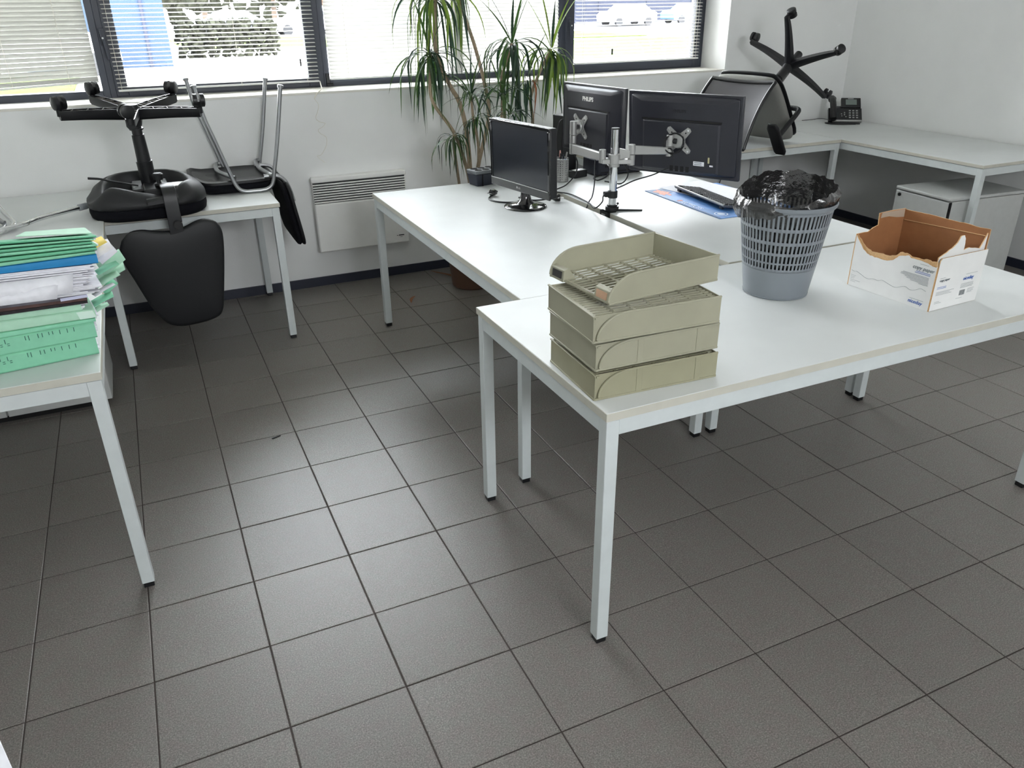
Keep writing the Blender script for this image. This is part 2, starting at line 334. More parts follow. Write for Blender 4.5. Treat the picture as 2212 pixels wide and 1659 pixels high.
# ------------------------------------------------------------------ windows
FY0, FY1 = 2.105, 2.165
def vbar(mb, x0, x1, y0=FY0, y1=FY1, z0=WZ0, z1=WZ1): mb.box(x0, x1, y0, y1, z0, z1)
def fixed_window(n, x0, x1):
    w = struct('window_%d' % n, ((x0+x1)/2, FY0, WZ0)); mb = MB()
    vbar(mb, x0, x0+0.036); vbar(mb, x1-0.036, x1); mb.box(x0+0.036, x1-0.036, FY0, FY1, WZ0, WZ0+0.04); mb.box(x0+0.036, x1-0.036, FY0, FY1, WZ1-0.04, WZ1)
    mb.build('frame', M_alu, w, smooth=False, bev=0.002)
    MB().box(x0+0.034, x1-0.034, FY0+0.028, FY0+0.034, WZ0+0.038, WZ1-0.038).build('glass_pane', M_glass, w, smooth=False)
    return w
def sash_window(n, x0, x1, hx):
    w = struct('window_%d' % n, ((x0+x1)/2, FY0, WZ0)); mb = MB()
    vbar(mb, x0, x0+0.038); vbar(mb, x1-0.036, x1); mb.box(x0+0.038, x1-0.036, FY0, FY1, WZ0, WZ0+0.012); mb.box(x0+0.038, x1-0.036, FY0, FY1, WZ1-0.012, WZ1)
    mb.build('frame', M_alu, w, smooth=False, bev=0.002)
    a, b_ = x0+0.030, x1-0.030; mb = MB(); yy = FY0-0.012
    mb.box(a, a+0.062, yy, FY1-0.01, WZ0+0.008, WZ1-0.008); mb.box(b_-0.062, b_, yy, FY1-0.01, WZ0+0.008, WZ1-0.008)
    mb.box(a+0.062, b_-0.062, yy, FY1-0.01, WZ0+0.008, WZ0+0.060); mb.box(a+0.062, b_-0.062, yy, FY1-0.01, WZ1-0.06, WZ1-0.008)
    mb.build('sash', M_alu, w, smooth=False, bev=0.003)
    MB().box(a+0.060, b_-0.060, FY0+0.018, FY0+0.024, WZ0+0.058, WZ1-0.058).build('glass_pane', M_glass, w, smooth=False)
    mb = MB(); mb.box(hx-0.014, hx+0.014, yy-0.010, yy, 1.415, 1.500); mb.cyl((hx, yy-0.008, 1.475), (hx, yy-0.042, 1.475), 0.010, n=12)
    mb.bar((hx, yy-0.044, 1.488), (hx+0.010, yy-0.040, 1.345), 0.020, 0.012, up=(0, 1, 0), w2=0.013, h2=0.008)
    hd = mb.build('window_handle', M_alu, w, bev=0.002)
    MB().cyl((hx, yy-0.0495, 1.452), (hx, yy-0.052, 1.452), 0.005, n=12).build('screw', M_chrome, hd)
    return w
fixed_window(1, WX0, -0.146)
sash_window(2, -0.146, 1.035, -0.125)
fixed_window(3, 1.035, 1.905)
fixed_window(4, 1.905, 2.655)
sash_window(5, 2.655, WX1, 2.700)
mb = MB(); mb.box(1.045, 1.068, FY0-0.012, FY0, WZ0+0.012, WZ0+0.075); mb.box(1.045, 1.085, FY0-0.018, FY0, WZ0+0.006, WZ0+0.020)
mb.build('hinge', M_black, bpy.data.objects['window_3'], bev=0.002)

# ------------------------------------------------------------------ blinds
def slat_mesh(L, tilt, w=0.025):
    mb = MB(); pr = [(-w/2, 0), (-w/4, 0.0016), (0, 0.0021), (w/4, 0.0016), (w/2, 0)]
    R = Matrix.Rotation(tilt, 3, 'X'); vs = []
    for x in (-L/2, -L/6, L/6, L/2):
        for y, z in pr: vs.append((x, *(R @ Vector((0, y, z)))[1:]))
    fs = [(i*5+k, (i+1)*5+k, (i+1)*5+k+1, i*5+k+1) for i in range(3) for k in range(4)]
    mb.add(vs, fs); return mb
def blind(x0, x1, y, zb, tilt, label, cords, pitch=0.0215, skew=0.0, ztop=2.76, jit=0.0, group='venetian blinds hanging in the window row', M_slat=M_slat):
    L = x1-x0; r = thing('venetian_blind', ((x0+x1)/2, y, ztop), label, 'blind', group)
    sm = slat_mesh(L, tilt).build('slat', M_slat, smooth=True); me = sm.data; bpy.data.objects.remove(sm)
    z = zb+0.018; up = MB(); n = 0
    while z < ztop-0.03:
        k = max(0.0, 1-(n/7.0)) if skew else 0
        Mx = Matrix.Translation(((x0+x1)/2, y, z-skew*k*0.42)) @ Matrix.Rotation(-skew*k/L, 4, 'Y') @ Matrix.Rotation(rnd(-jit, jit), 4, 'X')
        if z < 1.72:
            o = bpy.data.objects.new('slat', me); COL.objects.link(o); o.matrix_world = Mx; adopt_keep(o, r)
        else:
            q = slat_mesh(L, tilt); up.add(q.v, q.f, 0, Mx)
        z += pitch; n += 1
    o = up.build('upper_slats', M_slat, r); o['kind'] = 'stuff'
    MB(Matrix.Translation(((x0+x1)/2, y, zb-skew*0.42)) @ Matrix.Rotation(-skew/L*1.15, 4, 'Y')).box(-L/2, L/2, -0.0125, 0.0125, -0.005, 0.005).build('bottom_rail', M_white, r, bev=0.003)
    MB().box(x0, x1, y-0.02, y+0.02, ztop-0.03, ztop).build('head_rail', M_white, r, smooth=False)
    for cx in cords:
        mb = MB()
        for dy in (-0.0135, 0.0135): mb.tube([(cx, y+dy, zb-0.006-skew*0.3), (cx+0.002, y+dy, 1.7), (cx, y+dy, ztop-0.02)], 0.0009, n=5)
        mb.build('ladder_cord', M_cord, r)
    return r
def adopt_keep(o, parent):
    Mw = o.matrix_world.copy(); o.parent = parent; o.matrix_parent_inverse = Matrix.Translation(-parent.location); o.matrix_basis = Mw
blind(WX0+0.03, -0.190, 2.083, 1.232, radians(-60), 'venetian blind nearly shut with its bottom rail hanging crooked, far left window', (-0.97, -0.33, -0.60), skew=0.035, M_slat=M_slat2)
blind(-0.104, 0.996, 2.072, 1.186, radians(9), 'venetian blind tilted open behind the two upside-down chairs at left', (-0.085, 0.55, 0.93), jit=0.01)
blind(1.068, 2.618, 2.083, 1.192, radians(58), 'wide closed white venetian blind directly behind the plant', (1.18, 1.72, 2.30), jit=0.03)
blind(2.742, 3.766, 2.072, 1.214, radians(9), 'venetian blind tilted open in the window nearest the wall corner', (2.80, 3.71, 3.735), jit=0.01)

# ------------------------------------------------------------------ desks
def desk(x0, x1, y0, y1, H, label, t=0.022, group='grey office desks with steel legs', caps=True, legs=(1, 1, 1, 1)):
    r = thing('office_desk', ((x0+x1)/2, (y0+y1)/2, 0), label, 'desk', group)
    mb = MB(); mb.box(x0+0.0015, x1-0.0015, y0+0.0015, y1-0.0015, H-t, H); mb.build('tabletop', M_top, r, bev=0.0012)
    mb = MB(); e = 0.0016
    mb.box(x0, x1, y0, y0+e, H-t, H-0.0012); mb.box(x0, x1, y1-e, y1, H-t, H-0.0012); mb.box(x0, x0+e, y0+e, y1-e, H-t, H-0.0012); mb.box(x1-e, x1, y0+e, y1-e, H-t, H-0.0012)
    mb.build('edge_band', M_edge, r, smooth=False)
    a = 0.004; L = 0.036; zt = H-t-0.003; zb = zt-0.042
    for nm, bx in (('rail', (x0+a+L, x1-a-L, y0+a+0.001, y0+a+0.026)), ('rail', (x0+a+L, x1-a-L, y1-a-0.026, y1-a-0.001)), ('rail', (x0+a+0.001, x0+a+0.026, y0+a+L, y1-a-L)), ('rail', (x1-a-0.026, x1-a-0.001, y0+a+L, y1-a-L))):
        MB().box(*bx, zb, zt).build(nm, M_frame, r, bev=0.0015)
    for k, (cx, cy) in enumerate(((x0+a, y0+a), (x1-a-L, y0+a), (x0+a, y1-a-L), (x1-a-L, y1-a-L))):
        if not legs[k]: continue
        lg = MB().box(cx, cx+L, cy, cy+L, 0.018, zt).build('leg', M_frame, r, bev=0.002)
        MB().box(cx+0.003, cx+L-0.003, cy+0.003, cy+L-0.003, 0.0, 0.019).build('foot_cap', M_black, lg, bev=0.002)
    return r
HA, HB, HC, HD, HE, HF = 0.730, 0.725, 0.731, 0.730, 0.7215, 0.750
desk(0.818, 2.640, -1.592, -0.785, HA, 'grey desk nearest the camera, carrying the letter trays, bin and torn box')
desk(0.981, 1.797, -0.775, 1.005, HB, 'grey desk carrying the small monitor that faces the camera')
desk(1.832, 2.648, -0.775, 1.005, HC, 'grey desk carrying the keyboard and the two monitors seen from behind')
desk(-1.085, -0.272, -0.794, 1.012, HD, 'grey desk at left edge, carrying the stack of green folders')
desk(-1.295, 0.515, 1.024, 1.815, HE, 'grey desk against window wall with two upside-down chairs on it', t=0.020)
desk(2.395, 4.195, 1.010, 1.815, HF, 'grey desk under the right window carrying the upside-down mesh chair', t=0.020)
desk(-1.250, -0.430, -3.60, -2.020, 0.730, 'grey desk at the bottom left, outside the photo but for its white pad')
r = thing('paper_pad', (-0.50, -2.10, 0.7302), 'white paper pad jutting into the bottom left corner of the photo', 'paper')
MB(Matrix.Translation((-0.4015, -1.977, 0)) @ Matrix.Rotation(math.atan2(-0.058, 0.020), 4, 'Z')).box(0, 0.297, -0.21, 0, 0.7165, 0.7300).build('sheets', M_paper, r, bev=0.001)
desk(4.199, 4.985, -0.030, 1.812, HF, 'grey desk along the right wall, carrying the telephone', t=0.018)
# ------------------------------------------------------------------ world outside the windows
M_pave = mat('concrete_pavement', lin(180, 178, 172), 0.9, noise=0.05, nscale=0.6)
M_grass = mat('grass', lin(56, 68, 28), 0.9, noise=0.25, nscale=1.5, spec=0.05)
M_bluewall = mat('blue_cladding', lin(38, 50, 66), 0.6, noise=0.03, nscale=2, spec=0.1)
M_greywall = mat('grey_blue_cladding', lin(40, 43, 54), 0.7, noise=0.04, nscale=2, spec=0.1)
M_autumn = mat('autumn_foliage', lin(74, 46, 22), 0.9, noise=0.4, nscale=2.5, spec=0.05)
M_fol = mat('dull_green_foliage', lin(40, 41, 33), 0.9, noise=0.4, nscale=2.5, spec=0.05)
M_trunk = mat('tree_bark', lin(80, 68, 58), 0.9)
M_carw = mat('car_white', lin(222, 224, 228), 0.3, coat=0.5); M_carb = mat('car_blue', lin(84, 130, 190), 0.3, coat=0.5); M_card = mat('car_dark', lin(52, 56, 66), 0.3, coat=0.5)
M_tyre = mat('tyre', lin(28, 28, 30), 0.8); M_carglass = mat('car_glass', lin(40, 48, 58), 0.1)
GZ = -0.25
sbuild(MB().box(-80, 140, 2.35, 220, GZ-0.3, GZ), 'pavement', M_pave, smooth=False)
sbuild(MB().box(2.6, 26, 36, 48, GZ, GZ+0.05), 'lawn', M_grass, smooth=False)
sbuild(MB().box(9.5, 60, 12, 34, GZ, GZ+0.05), 'lawn', M_grass, smooth=False)
sbuild(MB().box(-9, -1.2, 17, 24.5, GZ, GZ+0.05), 'lawn', M_grass, smooth=False)
def shed(x0, x1, y0, y1, hgt, m, label, ribs):
    r = thing('building', ((x0+x1)/2, (y0+y1)/2, GZ), label, 'building')
    MB().box(x0, x1, y0, y1, GZ, GZ+hgt).build('wall', m, r, smooth=False)
    MB().box(x0-0.2, x1+0.2, y0-0.2, y1+0.2, GZ+hgt, GZ+hgt+0.25).build('roof', M_greywall, r, smooth=False)
    for i in range(ribs):
        x = x0+(x1-x0)*(i+0.5)/ribs
        MB().box(x-0.04, x+0.04, y0-0.06, y0-0.001, GZ, GZ+hgt).build('cladding_joint', M_greywall, r, smooth=False)
shed(-9.0, 1.5, 27.0, 36.0, 6.0, M_bluewall, 'pale blue clad building seen through the left open blind', 8)
sbuild(MB().box(10.5, 24, 15.0, 19.5, GZ+0.05, GZ+0.22), 'flower_bed', mat('bed_soil', lin(70, 48, 38), 0.9, noise=0.5, nscale=3), smooth=False)
shed(30.0, 96.0, 60.0, 70.0, 9.5, M_greywall, 'grey-blue long building beyond the lawn in the right-hand window', 14)
def tree(x, y, hgt, m, label, seed):
    rr = random.Random(seed); r = thing('tree', (x, y, GZ), label, 'tree', 'trees beyond the car park')
    MB().cyl((x, y, GZ), (x, y, GZ+hgt*0.6), 0.22, 0.12, n=8).build('trunk', M_trunk, r)
    mb = MB()
    for i in range(240):
        a = rr.uniform(0, 2*pi); q = sqrt(rr.random()); zz = rr.uniform(0.16, 1.0); w = hgt*0.27*sin(pi*min(1, zz*0.85+0.1))
        c = Vector((x+cos(a)*q*w, y+sin(a)*q*w, GZ+hgt*zz)); s_ = rr.uniform(0.18, 0.5)
        bmx = [Vector((rr.gauss(0, 1), rr.gauss(0, 1), rr.gauss(0, 1))).normalized()*s_*rr.uniform(0.7, 1.2) for _ in range(10)]
        tm_ = bmesh.new(); vs = [tm_.verts.new(c+v) for v in bmx]; bmesh.ops.convex_hull(tm_, input=vs)
        tm_.verts.index_update(); mb.add([v.co.copy() for v in tm_.verts], [tuple(v.index for v in f.verts) for f in tm_.faces]); tm_.free()
    mb.build('crown', m, r, smooth=False)
tl = [(6, 62, M_fol, 'dull green tree left of the two autumn trees outside'), (11.5, 66, M_fol, 'grey-green tree behind the parked white car'), (16.5, 62, M_autumn, 'orange autumn tree outside, nearer the window frame'), (21.5, 66, M_autumn, 'second orange autumn tree outside, at the frame'),
      (-14, 60, M_fol, 'green tree beyond the far left window'), (27, 64, M_autumn, 'orange tree hidden behind the closed blind'), (28, 52, M_fol, 'green tree behind the closed blind'), (3, 70, M_fol, 'tree showing right of the blue building')]
for i, (x, y, m, lb) in enumerate(tl): tree(x, y, 9.0+(i % 3), m, lb, 100+i)
def hedge(x0, x1, y, hgt, m, label, seed, dens=5, sz=1.0, th=1.2):
    rr = random.Random(seed); mb = MB(); n = int((x1-x0)*dens)
    for i in range(n):
        c = Vector((rr.uniform(x0, x1), y+rr.uniform(-th, th), GZ+hgt*rr.random()**0.8)); s_ = rr.uniform(0.5, 1.1)*sz
        tm_ = bmesh.new(); vs = [tm_.verts.new(c+Vector((rr.gauss(0, 1), rr.gauss(0, 1), rr.gauss(0, 1))).normalized()*s_*rr.uniform(0.7, 1.2)) for _ in range(10)]; bmesh.ops.convex_hull(tm_, input=vs)
        tm_.verts.index_update(); mb.add([v.co.copy() for v in tm_.verts], [tuple(v.index for v in f.verts) for f in tm_.faces]); tm_.free()
    return tag(mb.build('hedge', m, smooth=False), label, 'hedge')
hedge(-22, 17, 76, 9.0, M_fol, 'tall dull green hedge closing the view behind the trees outside', 31, 9)
hedge(18.6, 29.5, 76, 9.5, M_autumn, 'tall orange hedge row behind the autumn trees outside', 32, 9)
hedge(2.0, 5.6, 31.0, 1.25, M_fol, 'low clipped hedge right of the blue building outside', 33, 170, 0.16, 0.5)
sbuild(MB().box(-2, 95, 48.2, 59, GZ, GZ+0.02), 'road', mat('asphalt', lin(66, 66, 68), 0.9, noise=0.1, nscale=3, spec=0.1), smooth=False)
def car(x, y, a, m, label):
    r = thing('parked_car', (x, y, GZ), label, 'car', 'cars in the car park outside'); Mx = yaw((x, y, GZ+0.0), a)
    body = [(-2.1, 0.35), (-2.15, 0.75), (-1.9, 0.95), (-1.2, 1.0), (-0.6, 1.42), (0.9, 1.46), (1.6, 1.02), (2.1, 0.9), (2.15, 0.4), (1.75, 0.3), (-1.75, 0.3)]
    MB(Mx).prism(body, -0.85, 0.85).build('body', m, r, bev=0.06)
    gl = [(-1.05, 1.02), (-0.55, 1.37), (0.85, 1.40), (1.4, 1.04)]
    for s_ in (-1, 1): MB(Mx).prism(gl, s_*0.845-0.02, s_*0.845+0.02).build('side_window', M_carglass, r, smooth=False)
    for cx in (-1.35, 1.35):
        for s_ in (-1, 1): MB(Mx).cyl((cx, s_*0.70, 0.31), (cx, s_*0.88, 0.31), 0.31, n=18).build('wheel', M_tyre, r)
car(6.2, 50.5, 0.1, M_card, 'dark parked car seen left of the white car outside'); car(11.0, 52, 0.05, M_carw, 'white parked car in front of the autumn trees')
car(16.0, 51, 0.0, M_carb, 'blue parked car close to the right frame of the left open window'); car(34.5, 51.5, 0.1, M_carw, 'white parked car beyond the lawn in the right-hand window')
car(41.5, 53.5, 0.05, M_carb, 'blue parked car in the right-hand window, beside a white one'); car(-2.3, 24.6, 0.3, M_carw, 'white parked car before the blue building')
mb = MB(); MBx = struct('brick_edging', (1.0, 20, GZ))
for i in range(3):
    MB().box(0.0, 2.0, 18.4+i*1.2, 18.9+i*1.2, GZ, GZ+0.12).build('kerb', mat('kerb_brick', lin(120, 96, 88), 0.9) if i == 0 else bpy.data.materials['kerb_brick'], MBx, smooth=False)

# ------------------------------------------------------------------ wall heater
r = thing('wall_heater', (1.10, 1.80, 0.226), 'white electric panel heater with slatted grille, on wall under the window', 'heater')
hx0, hx1, hz0, hz1, hy0, hy1 = 0.816, 1.396, 0.232, 0.676, 1.742, 1.829
mb = MB(); mb.box(hx0+0.012, hx1, hy0+0.02, hy1, hz0+0.01, hz1); mb.build('casing', M_heater, r, bev=0.006)
MB().box(hx0+0.004, hx1-0.004, hy0, hy0+0.02, hz0, hz1-0.150).build('front_panel', M_heater, r, bev=0.008)
MB().box(hx0, hx1, hy0+0.004, hy0+0.03, hz1-0.025, hz1+0.004).build('top_cover', M_heater, r, bev=0.006)
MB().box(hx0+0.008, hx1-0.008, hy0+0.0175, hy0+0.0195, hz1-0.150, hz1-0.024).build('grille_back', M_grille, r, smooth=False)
z = hz1-0.0345
for i in range(8):
    MB().box(hx0+0.006, hx1-0.006, hy0+0.003, hy0+0.016, z-0.0065, z+0.0005).build('slat', M_heater, r, bev=0.0015); z -= 0.0148
mb = MB(); mb.box(1.308, 1.318, hy0-0.0006, hy0+0.001, 0.2795, 0.283); mb.box(1.322, 1.356, hy0-0.0006, hy0+0.001, 0.279, 0.285); mb.box(1.328, 1.345, hy0-0.0006, hy0+0.001, 0.269, 0.2705)
mb.build('printed_logo', M_black, r, smooth=False)

# ------------------------------------------------------------------ low cabinets
def cabinet(x0, x1, y0, y1, z0, z1, label):
    r = thing('storage_cabinet', ((x0+x1)/2, (y0+y1)/2, 0), label, 'cabinet')
    MB().box(x0+0.03, x1-0.03, y0+0.03, y1-0.03, 0, z0+0.003).build('plinth', M_dark, r, smooth=False)
    MB().box(x0, x1, y0+0.019, y1, z0, z1).build('body', M_cab, r, bev=0.002)
    return r
r = cabinet(-1.20, -0.385, 0.605, 1.02, 0.030, 0.60, 'grey low cabinet in shadow under the desk with green folders')
for a, b_ in ((-1.20, -0.7945), (-0.7905, -0.385)):
    MB().box(a+0.001, b_-0.001, 0.605, 0.6235, 0.032, 0.598).build('door', M_cab, r, bev=0.002)
# pedestal under the right-hand desk: its front faces the room's left
r = thing('drawer_pedestal', (4.43, 0.255, 0), 'grey drawer pedestal with round black lock under the right-hand desk', 'pedestal')
PM = yaw((4.128, 0.452, 0), radians(-94.5))           # local x along the front (to -y), local y into depth (+x)
MB(PM).box(0.004, 0.402, 0.022, 0.585, 0.045, 0.538).build('body', M_cab, r, bev=0.003)
MB(PM).box(0.0, 0.408, -0.004, 0.59, 0.541, 0.560).build('top_panel', M_cab, r, bev=0.006)
fr = MB(PM).box(0.002, 0.395, 0.0, 0.020, 0.05, 0.534).build('front_panel', M_cab, r, bev=0.003)
lk = MB(PM).cyl((0.036, 0.0, 0.512), (0.036, -0.007, 0.512), 0.0105, n=20).build('lock', M_black, fr)
MB(PM).box(0.397, 0.402, 0.004, 0.021, 0.05, 0.534).build('side_gap_trim', M_dark, r, smooth=False)
for lx in (0.05, 0.35):
    for ly in (0.06, 0.52): MB(PM).cyl((lx-0.012, ly, 0.022), (lx+0.012, ly, 0.022), 0.022, n=14).build('castor', M_black, r)

# ------------------------------------------------------------------ letter trays
def tray(Mx, W, L, H, label, m, z, base, closed, seed):
    # local x: long side (0..L), local y: 0..W, z: 0..H ; the narrow end at x=0 is closed or open with label holders
    r = thing('letter_tray', Mx.translation.copy(), label, 'letter tray', 'cream letter trays stacked on the near desk corner')
    w = 0.0028
    def side(y, name):
        # side wall with a front end that curves down towards x=0
        k0 = 0.0 if not closed else 0.012
        arc = [(k0+0.075-0.075*sin(radians(t)), 0.012+(H-0.012)*cos(radians(t))) if False else (k0+0.085*(1-cos(radians(t))), 0.006+(H-0.006)*sin(radians(t))) for t in range(0, 91, 10)]
        poly = [(k0, 0.0)]+arc+[(L, H), (L, 0.0)]
        sp = MB(Mx).prism(poly, y-w/2, y+w/2).build(name, m, r, bev=0.0)
        # raised bead along the curved end and the top
        pts = [(x, y, zz) for x, zz in arc]+[(L*0.5, y, H), (L, y, H)]
        MB(Mx).tube(pts, 0.0030, n=6).build('rim', m, sp)
        return sp
    s0 = side(w/2, 'side_wall'); s1 = side(W-w/2, 'side_wall')
    MB(Mx).box(L-w, L, w, W-w, 0, H).build('back_wall', m, r, smooth=False)
    mb = MB(Mx); mb.box(0.0, L, -0.002, 0.004, -0.001, 0.004); mb.box(0.0, L, W-0.004, W+0.002, -0.001, 0.004); mb.box(L-0.004, L+0.002, 0, W, -0.001, 0.004); mb.build('base_rim', m, r, bev=0.001)
    # grid floor: long bars and a few cross ribs
    n = 17 if closed else 15; gz = H-0.0075 if closed else 0.002
    for i in range(n):
        y = 0.010+(W-0.020)*i/(n-1)
        MB(Mx).box(0.006, L-w, y-0.0031, y+0.0031, gz+0.001, gz+0.0042).build('grid_bar', m, r, smooth=False)
    for i in range(7):
        x = 0.010+(L-0.026)*i/6
        MB(Mx).box(x-0.004, x+0.004, w, W-w, gz-0.001, gz+0.0038).build('cross_rib', m, r, smooth=False)
    if closed:
        e = MB(Mx).box(0.0, w, 0.0, W, 0.0, H).build('end_wall', m, r, bev=0.001)
        MB(Mx).box(-0.0022, w+0.001, -0.001, W+0.001, H-0.003, H+0.001).build('rim', m, e, bev=0.001)
        MB(Mx).box(-0.0022, 0.001, 0, W, -0.001, 0.004).build('lower_rim', m, e, bev=0.001)
        for yy in (0.0, W-w):
            cp = [(0.0, 0.0), (0.0, H), (0.098, H), (0.098, H-0.006), (0.03, 0.0)]
            MB(Mx).prism(cp, *((0.0052, 0.0070) if yy == 0.0 else (W-0.0070, W-0.0052))).build('corner_wall', m, e, smooth=False)
    else:
        for y0_ in (0.004, W-0.060):
            hb = MB(Mx); hb.prism([(0.0, 0.0), (0.004, 0.030), (0.018, 0.034), (0.040, 0.004), (0.040, 0.0)], y0_, y0_+0.056)
            lh = hb.build('label_holder', M_cream, r, bev=0.0015)
            MB(Mx).add([(-0.0012, y0_+0.007, 0.006), (-0.0012, y0_+0.049, 0.006), (0.0034, y0_+0.049, 0.026), (0.0034, y0_+0.007, 0.026)], [(0, 1, 2, 3)]) 
            q = MB(Mx); q.bar((0.0012, y0_+0.008, 0.0165), (0.0012, y0_+0.048, 0.0165), 0.0022, 0.018, up=(0.12, 0, 1)); q.build('label_card', mat('label_card_%d' % int(y0_*1000), lin(196, 160, 132) if y0_ < 0.1 else lin(60, 58, 56), 0.8), lh, smooth=False)
        MB(Mx).box(0.004, 0.010, 0.060, W-0.060, 0.0, 0.005).build('front_lip', m, r, bev=0.001)
    if base:
        for xx in (0.115, 0.285):
            for yy in (-0.0016, W-0.0010):
                MB(Mx).box(xx, xx+0.016, yy, yy+0.0026, 0.003, H+0.001).build('stacking_rib', m, r, bev=0.0008)
    return r
W_, L_, H_ = 0.255, 0.352, 0.066
A_ = radians(-2.8)
tray(yaw((0.826, -1.519, 0.7312), A_), W_, L_, H_, 'bottom letter tray of the stack, yellowed end, standing on the desk', M_cream2, 0, True, True, 1)
tray(yaw((0.829, -1.514, 0.8070), radians(-2.0)), W_, L_, H_, 'second letter tray from the bottom, with square ribs on its side', M_cream, 0, True, True, 2)
tray(yaw((0.815, -1.521, 0.8850), radians(-3.0)), W_, L_, H_, 'second letter tray from the top, plain side with curved end', M_cream, 0, False, True, 3)
tray(yaw((0.872, -1.492, 0.9620), radians(5.6)), W_, L_-0.008, H_, 'topmost letter tray, turned askew, open front with two label holders', M_cream, 0, False, False, 4)
# small spacer lugs the trays stand on
for zz, k in ((0.7975, 0), (0.8740, 1), (0.9520, 2)):
    par = bpy.data.objects['letter_tray' + ('' if k == 0 else '.%03d' % k)]
    for (xx, yy) in ((0.960, -1.440), (1.100, -1.440), (0.930, -1.330), (1.100, -1.330)):
        MB().box(xx, xx+0.030, yy, yy+0.022, zz-0.004, zz+0.0105).build('stacking_lug', M_cream, par, bev=0.001)

# ------------------------------------------------------------------ waste bin with liner
bc = (1.771, -1.087); r = thing('waste_bin', (bc[0], bc[1], 0.7302), 'grey slotted plastic waste bin with black liner, standing on near desk', 'bin')
zb0 = 0.7302
def rb(z): return 0.103+(0.146-0.103)*(z-0.735)/(1.035-0.735)
lev = [0.735]; rows = [(0.836, 0.853), (0.858, 0.882), (0.891, 0.917), (0.927, 0.960), (0.970, 1.011)]
lev = [0.826]
for a, b_ in rows: lev += [a, b_]
lev += [1.022]; N = 62; V = []; F = []
n2 = N*2
def ang(k): return 2*pi*(k//2)/N+(0 if k % 2 == 0 else 2*pi/N*0.50)
for z in lev: V += [(bc[0]+rb(z)*cos(ang(k)), bc[1]+rb(z)*sin(ang(k)), z) for k in range(n2)]
for i in range(len(lev)-1):
    slot = (lev[i], lev[i+1]) in rows
    for k in range(n2):
        if slot and k % 2 == 0: continue
        F.append((i*n2+k, i*n2+(k+1) % n2, (i+1)*n2+(k+1) % n2, (i+1)*n2+k))
mb = MB(); mb.add(V, F); o = mb.build('lattice_wall', M_bin, r, ang=60)
md = o.modifiers.new('thick', 'SOLIDIFY'); md.thickness = 0.0022; md.offset = -1
MB().lathe([(rb(0.735), 0.735), (rb(0.780), 0.780), (rb(0.8262), 0.8262), (rb(0.8262)-0.0022, 0.8262), (rb(0.735)-0.0022, 0.735)], (bc[0], bc[1], 0), 96).build('lower_wall', M_bin, r)
MB().lathe([(0.0, 0.004), (0.098, 0.004), (0.1005, 0.0), (0.1035, 0.0015), (0.1045, 0.006), (0.1035, 0.0065), (0.100, 0.006)], (bc[0], bc[1], zb0), 62).build('bottom', M_bin, r)
mb = MB(); mb.lathe([(0.1435, 1.018), (0.1465, 1.019), (0.1500, 1.023), (0.1535, 1.030), (0.1530, 1.034), (0.1500, 1.036), (0.1460, 1.034), (0.1425, 1.028), (0.1425, 1.018), (0.1435, 1.018)], (bc[0], bc[1], 0), 62); mb.build('rim', M_bin, r)
# liner: tucked in, over the rim, flaring up at the back and the right
N = 150; rings = []; rr = random.Random(5)
camd = math.atan2(-2.983+1.087, -0.062-1.771)
def ns(a, f, s_): return mnoise.noise(Vector((cos(a)*f, sin(a)*f, s_*3.1)))
prof = [(0.118, 0.905), (0.126, 0.945), (0.133, 0.985), (0.138, 1.015), (0.1435, 1.037), (0.150, 1.044), (0.1575, 1.038), (0.1595, 1.024), (0.158, 1.012)]
for j, (pr_, pz) in enumerate(prof):
    ring = []
    for k in range(N):
        a = 2*pi*k/N; back = max(0, cos(a-camd-pi)); rt = max(0, cos(a-camd-radians(78))); lf = max(0, cos(a-camd+radians(70)))
        w = j/(len(prof)-1)
        fold = ns(a, 5, j*0.35)*0.008+ns(a, 12, j*0.6)*0.004
        rad = pr_+fold*(1.0 if j < 6 else 1.4); z = pz+ns(a, 4, j*0.4+4)*0.009+ns(a, 11, j*0.7)*0.004
        lift = (back**0.6)*0.046+(rt**2)*0.026
        over = min(1.0, max(0.0, 1.5*lf**1.5+0.9*back**2+0.55*max(0, rt-0.75)+0.35*ns(a, 4, 1.3)))
        if j == 4: z += lift*0.6; rad -= 0.004*(1-over)
        if j == 5: z += lift*1.15+0.004*abs(ns(a, 14, 2))-0.004*(1-over); rad += -0.006*back-0.010*(1-over)
        if j == 6: z += lift*0.75-lf*0.004; rad += 0.004-0.016*(1-over)
        if j == 7: z += lift*0.15-lf*0.014+0.010*(1-over); rad += 0.002-0.019*(1-over)
        if j == 8: z += -lf*0.020+0.014*(1-over); rad += -0.018*(1-over)
        ring.append((bc[0]+rad*cos(a), bc[1]+rad*sin(a), z))
    rings.append(ring)
mb = MB(); mb.loft(rings, close=(False, False)); mb.build('liner', M_film, r, ang=70)
mb = MB(); mb.lathe([(0.0, 0.775), (0.096, 0.778), (0.106, 0.83), (0.113, 0.88), (0.119, 0.91)], (bc[0], bc[1], 0), 60); o = mb.build('liner_bag', M_film, r)

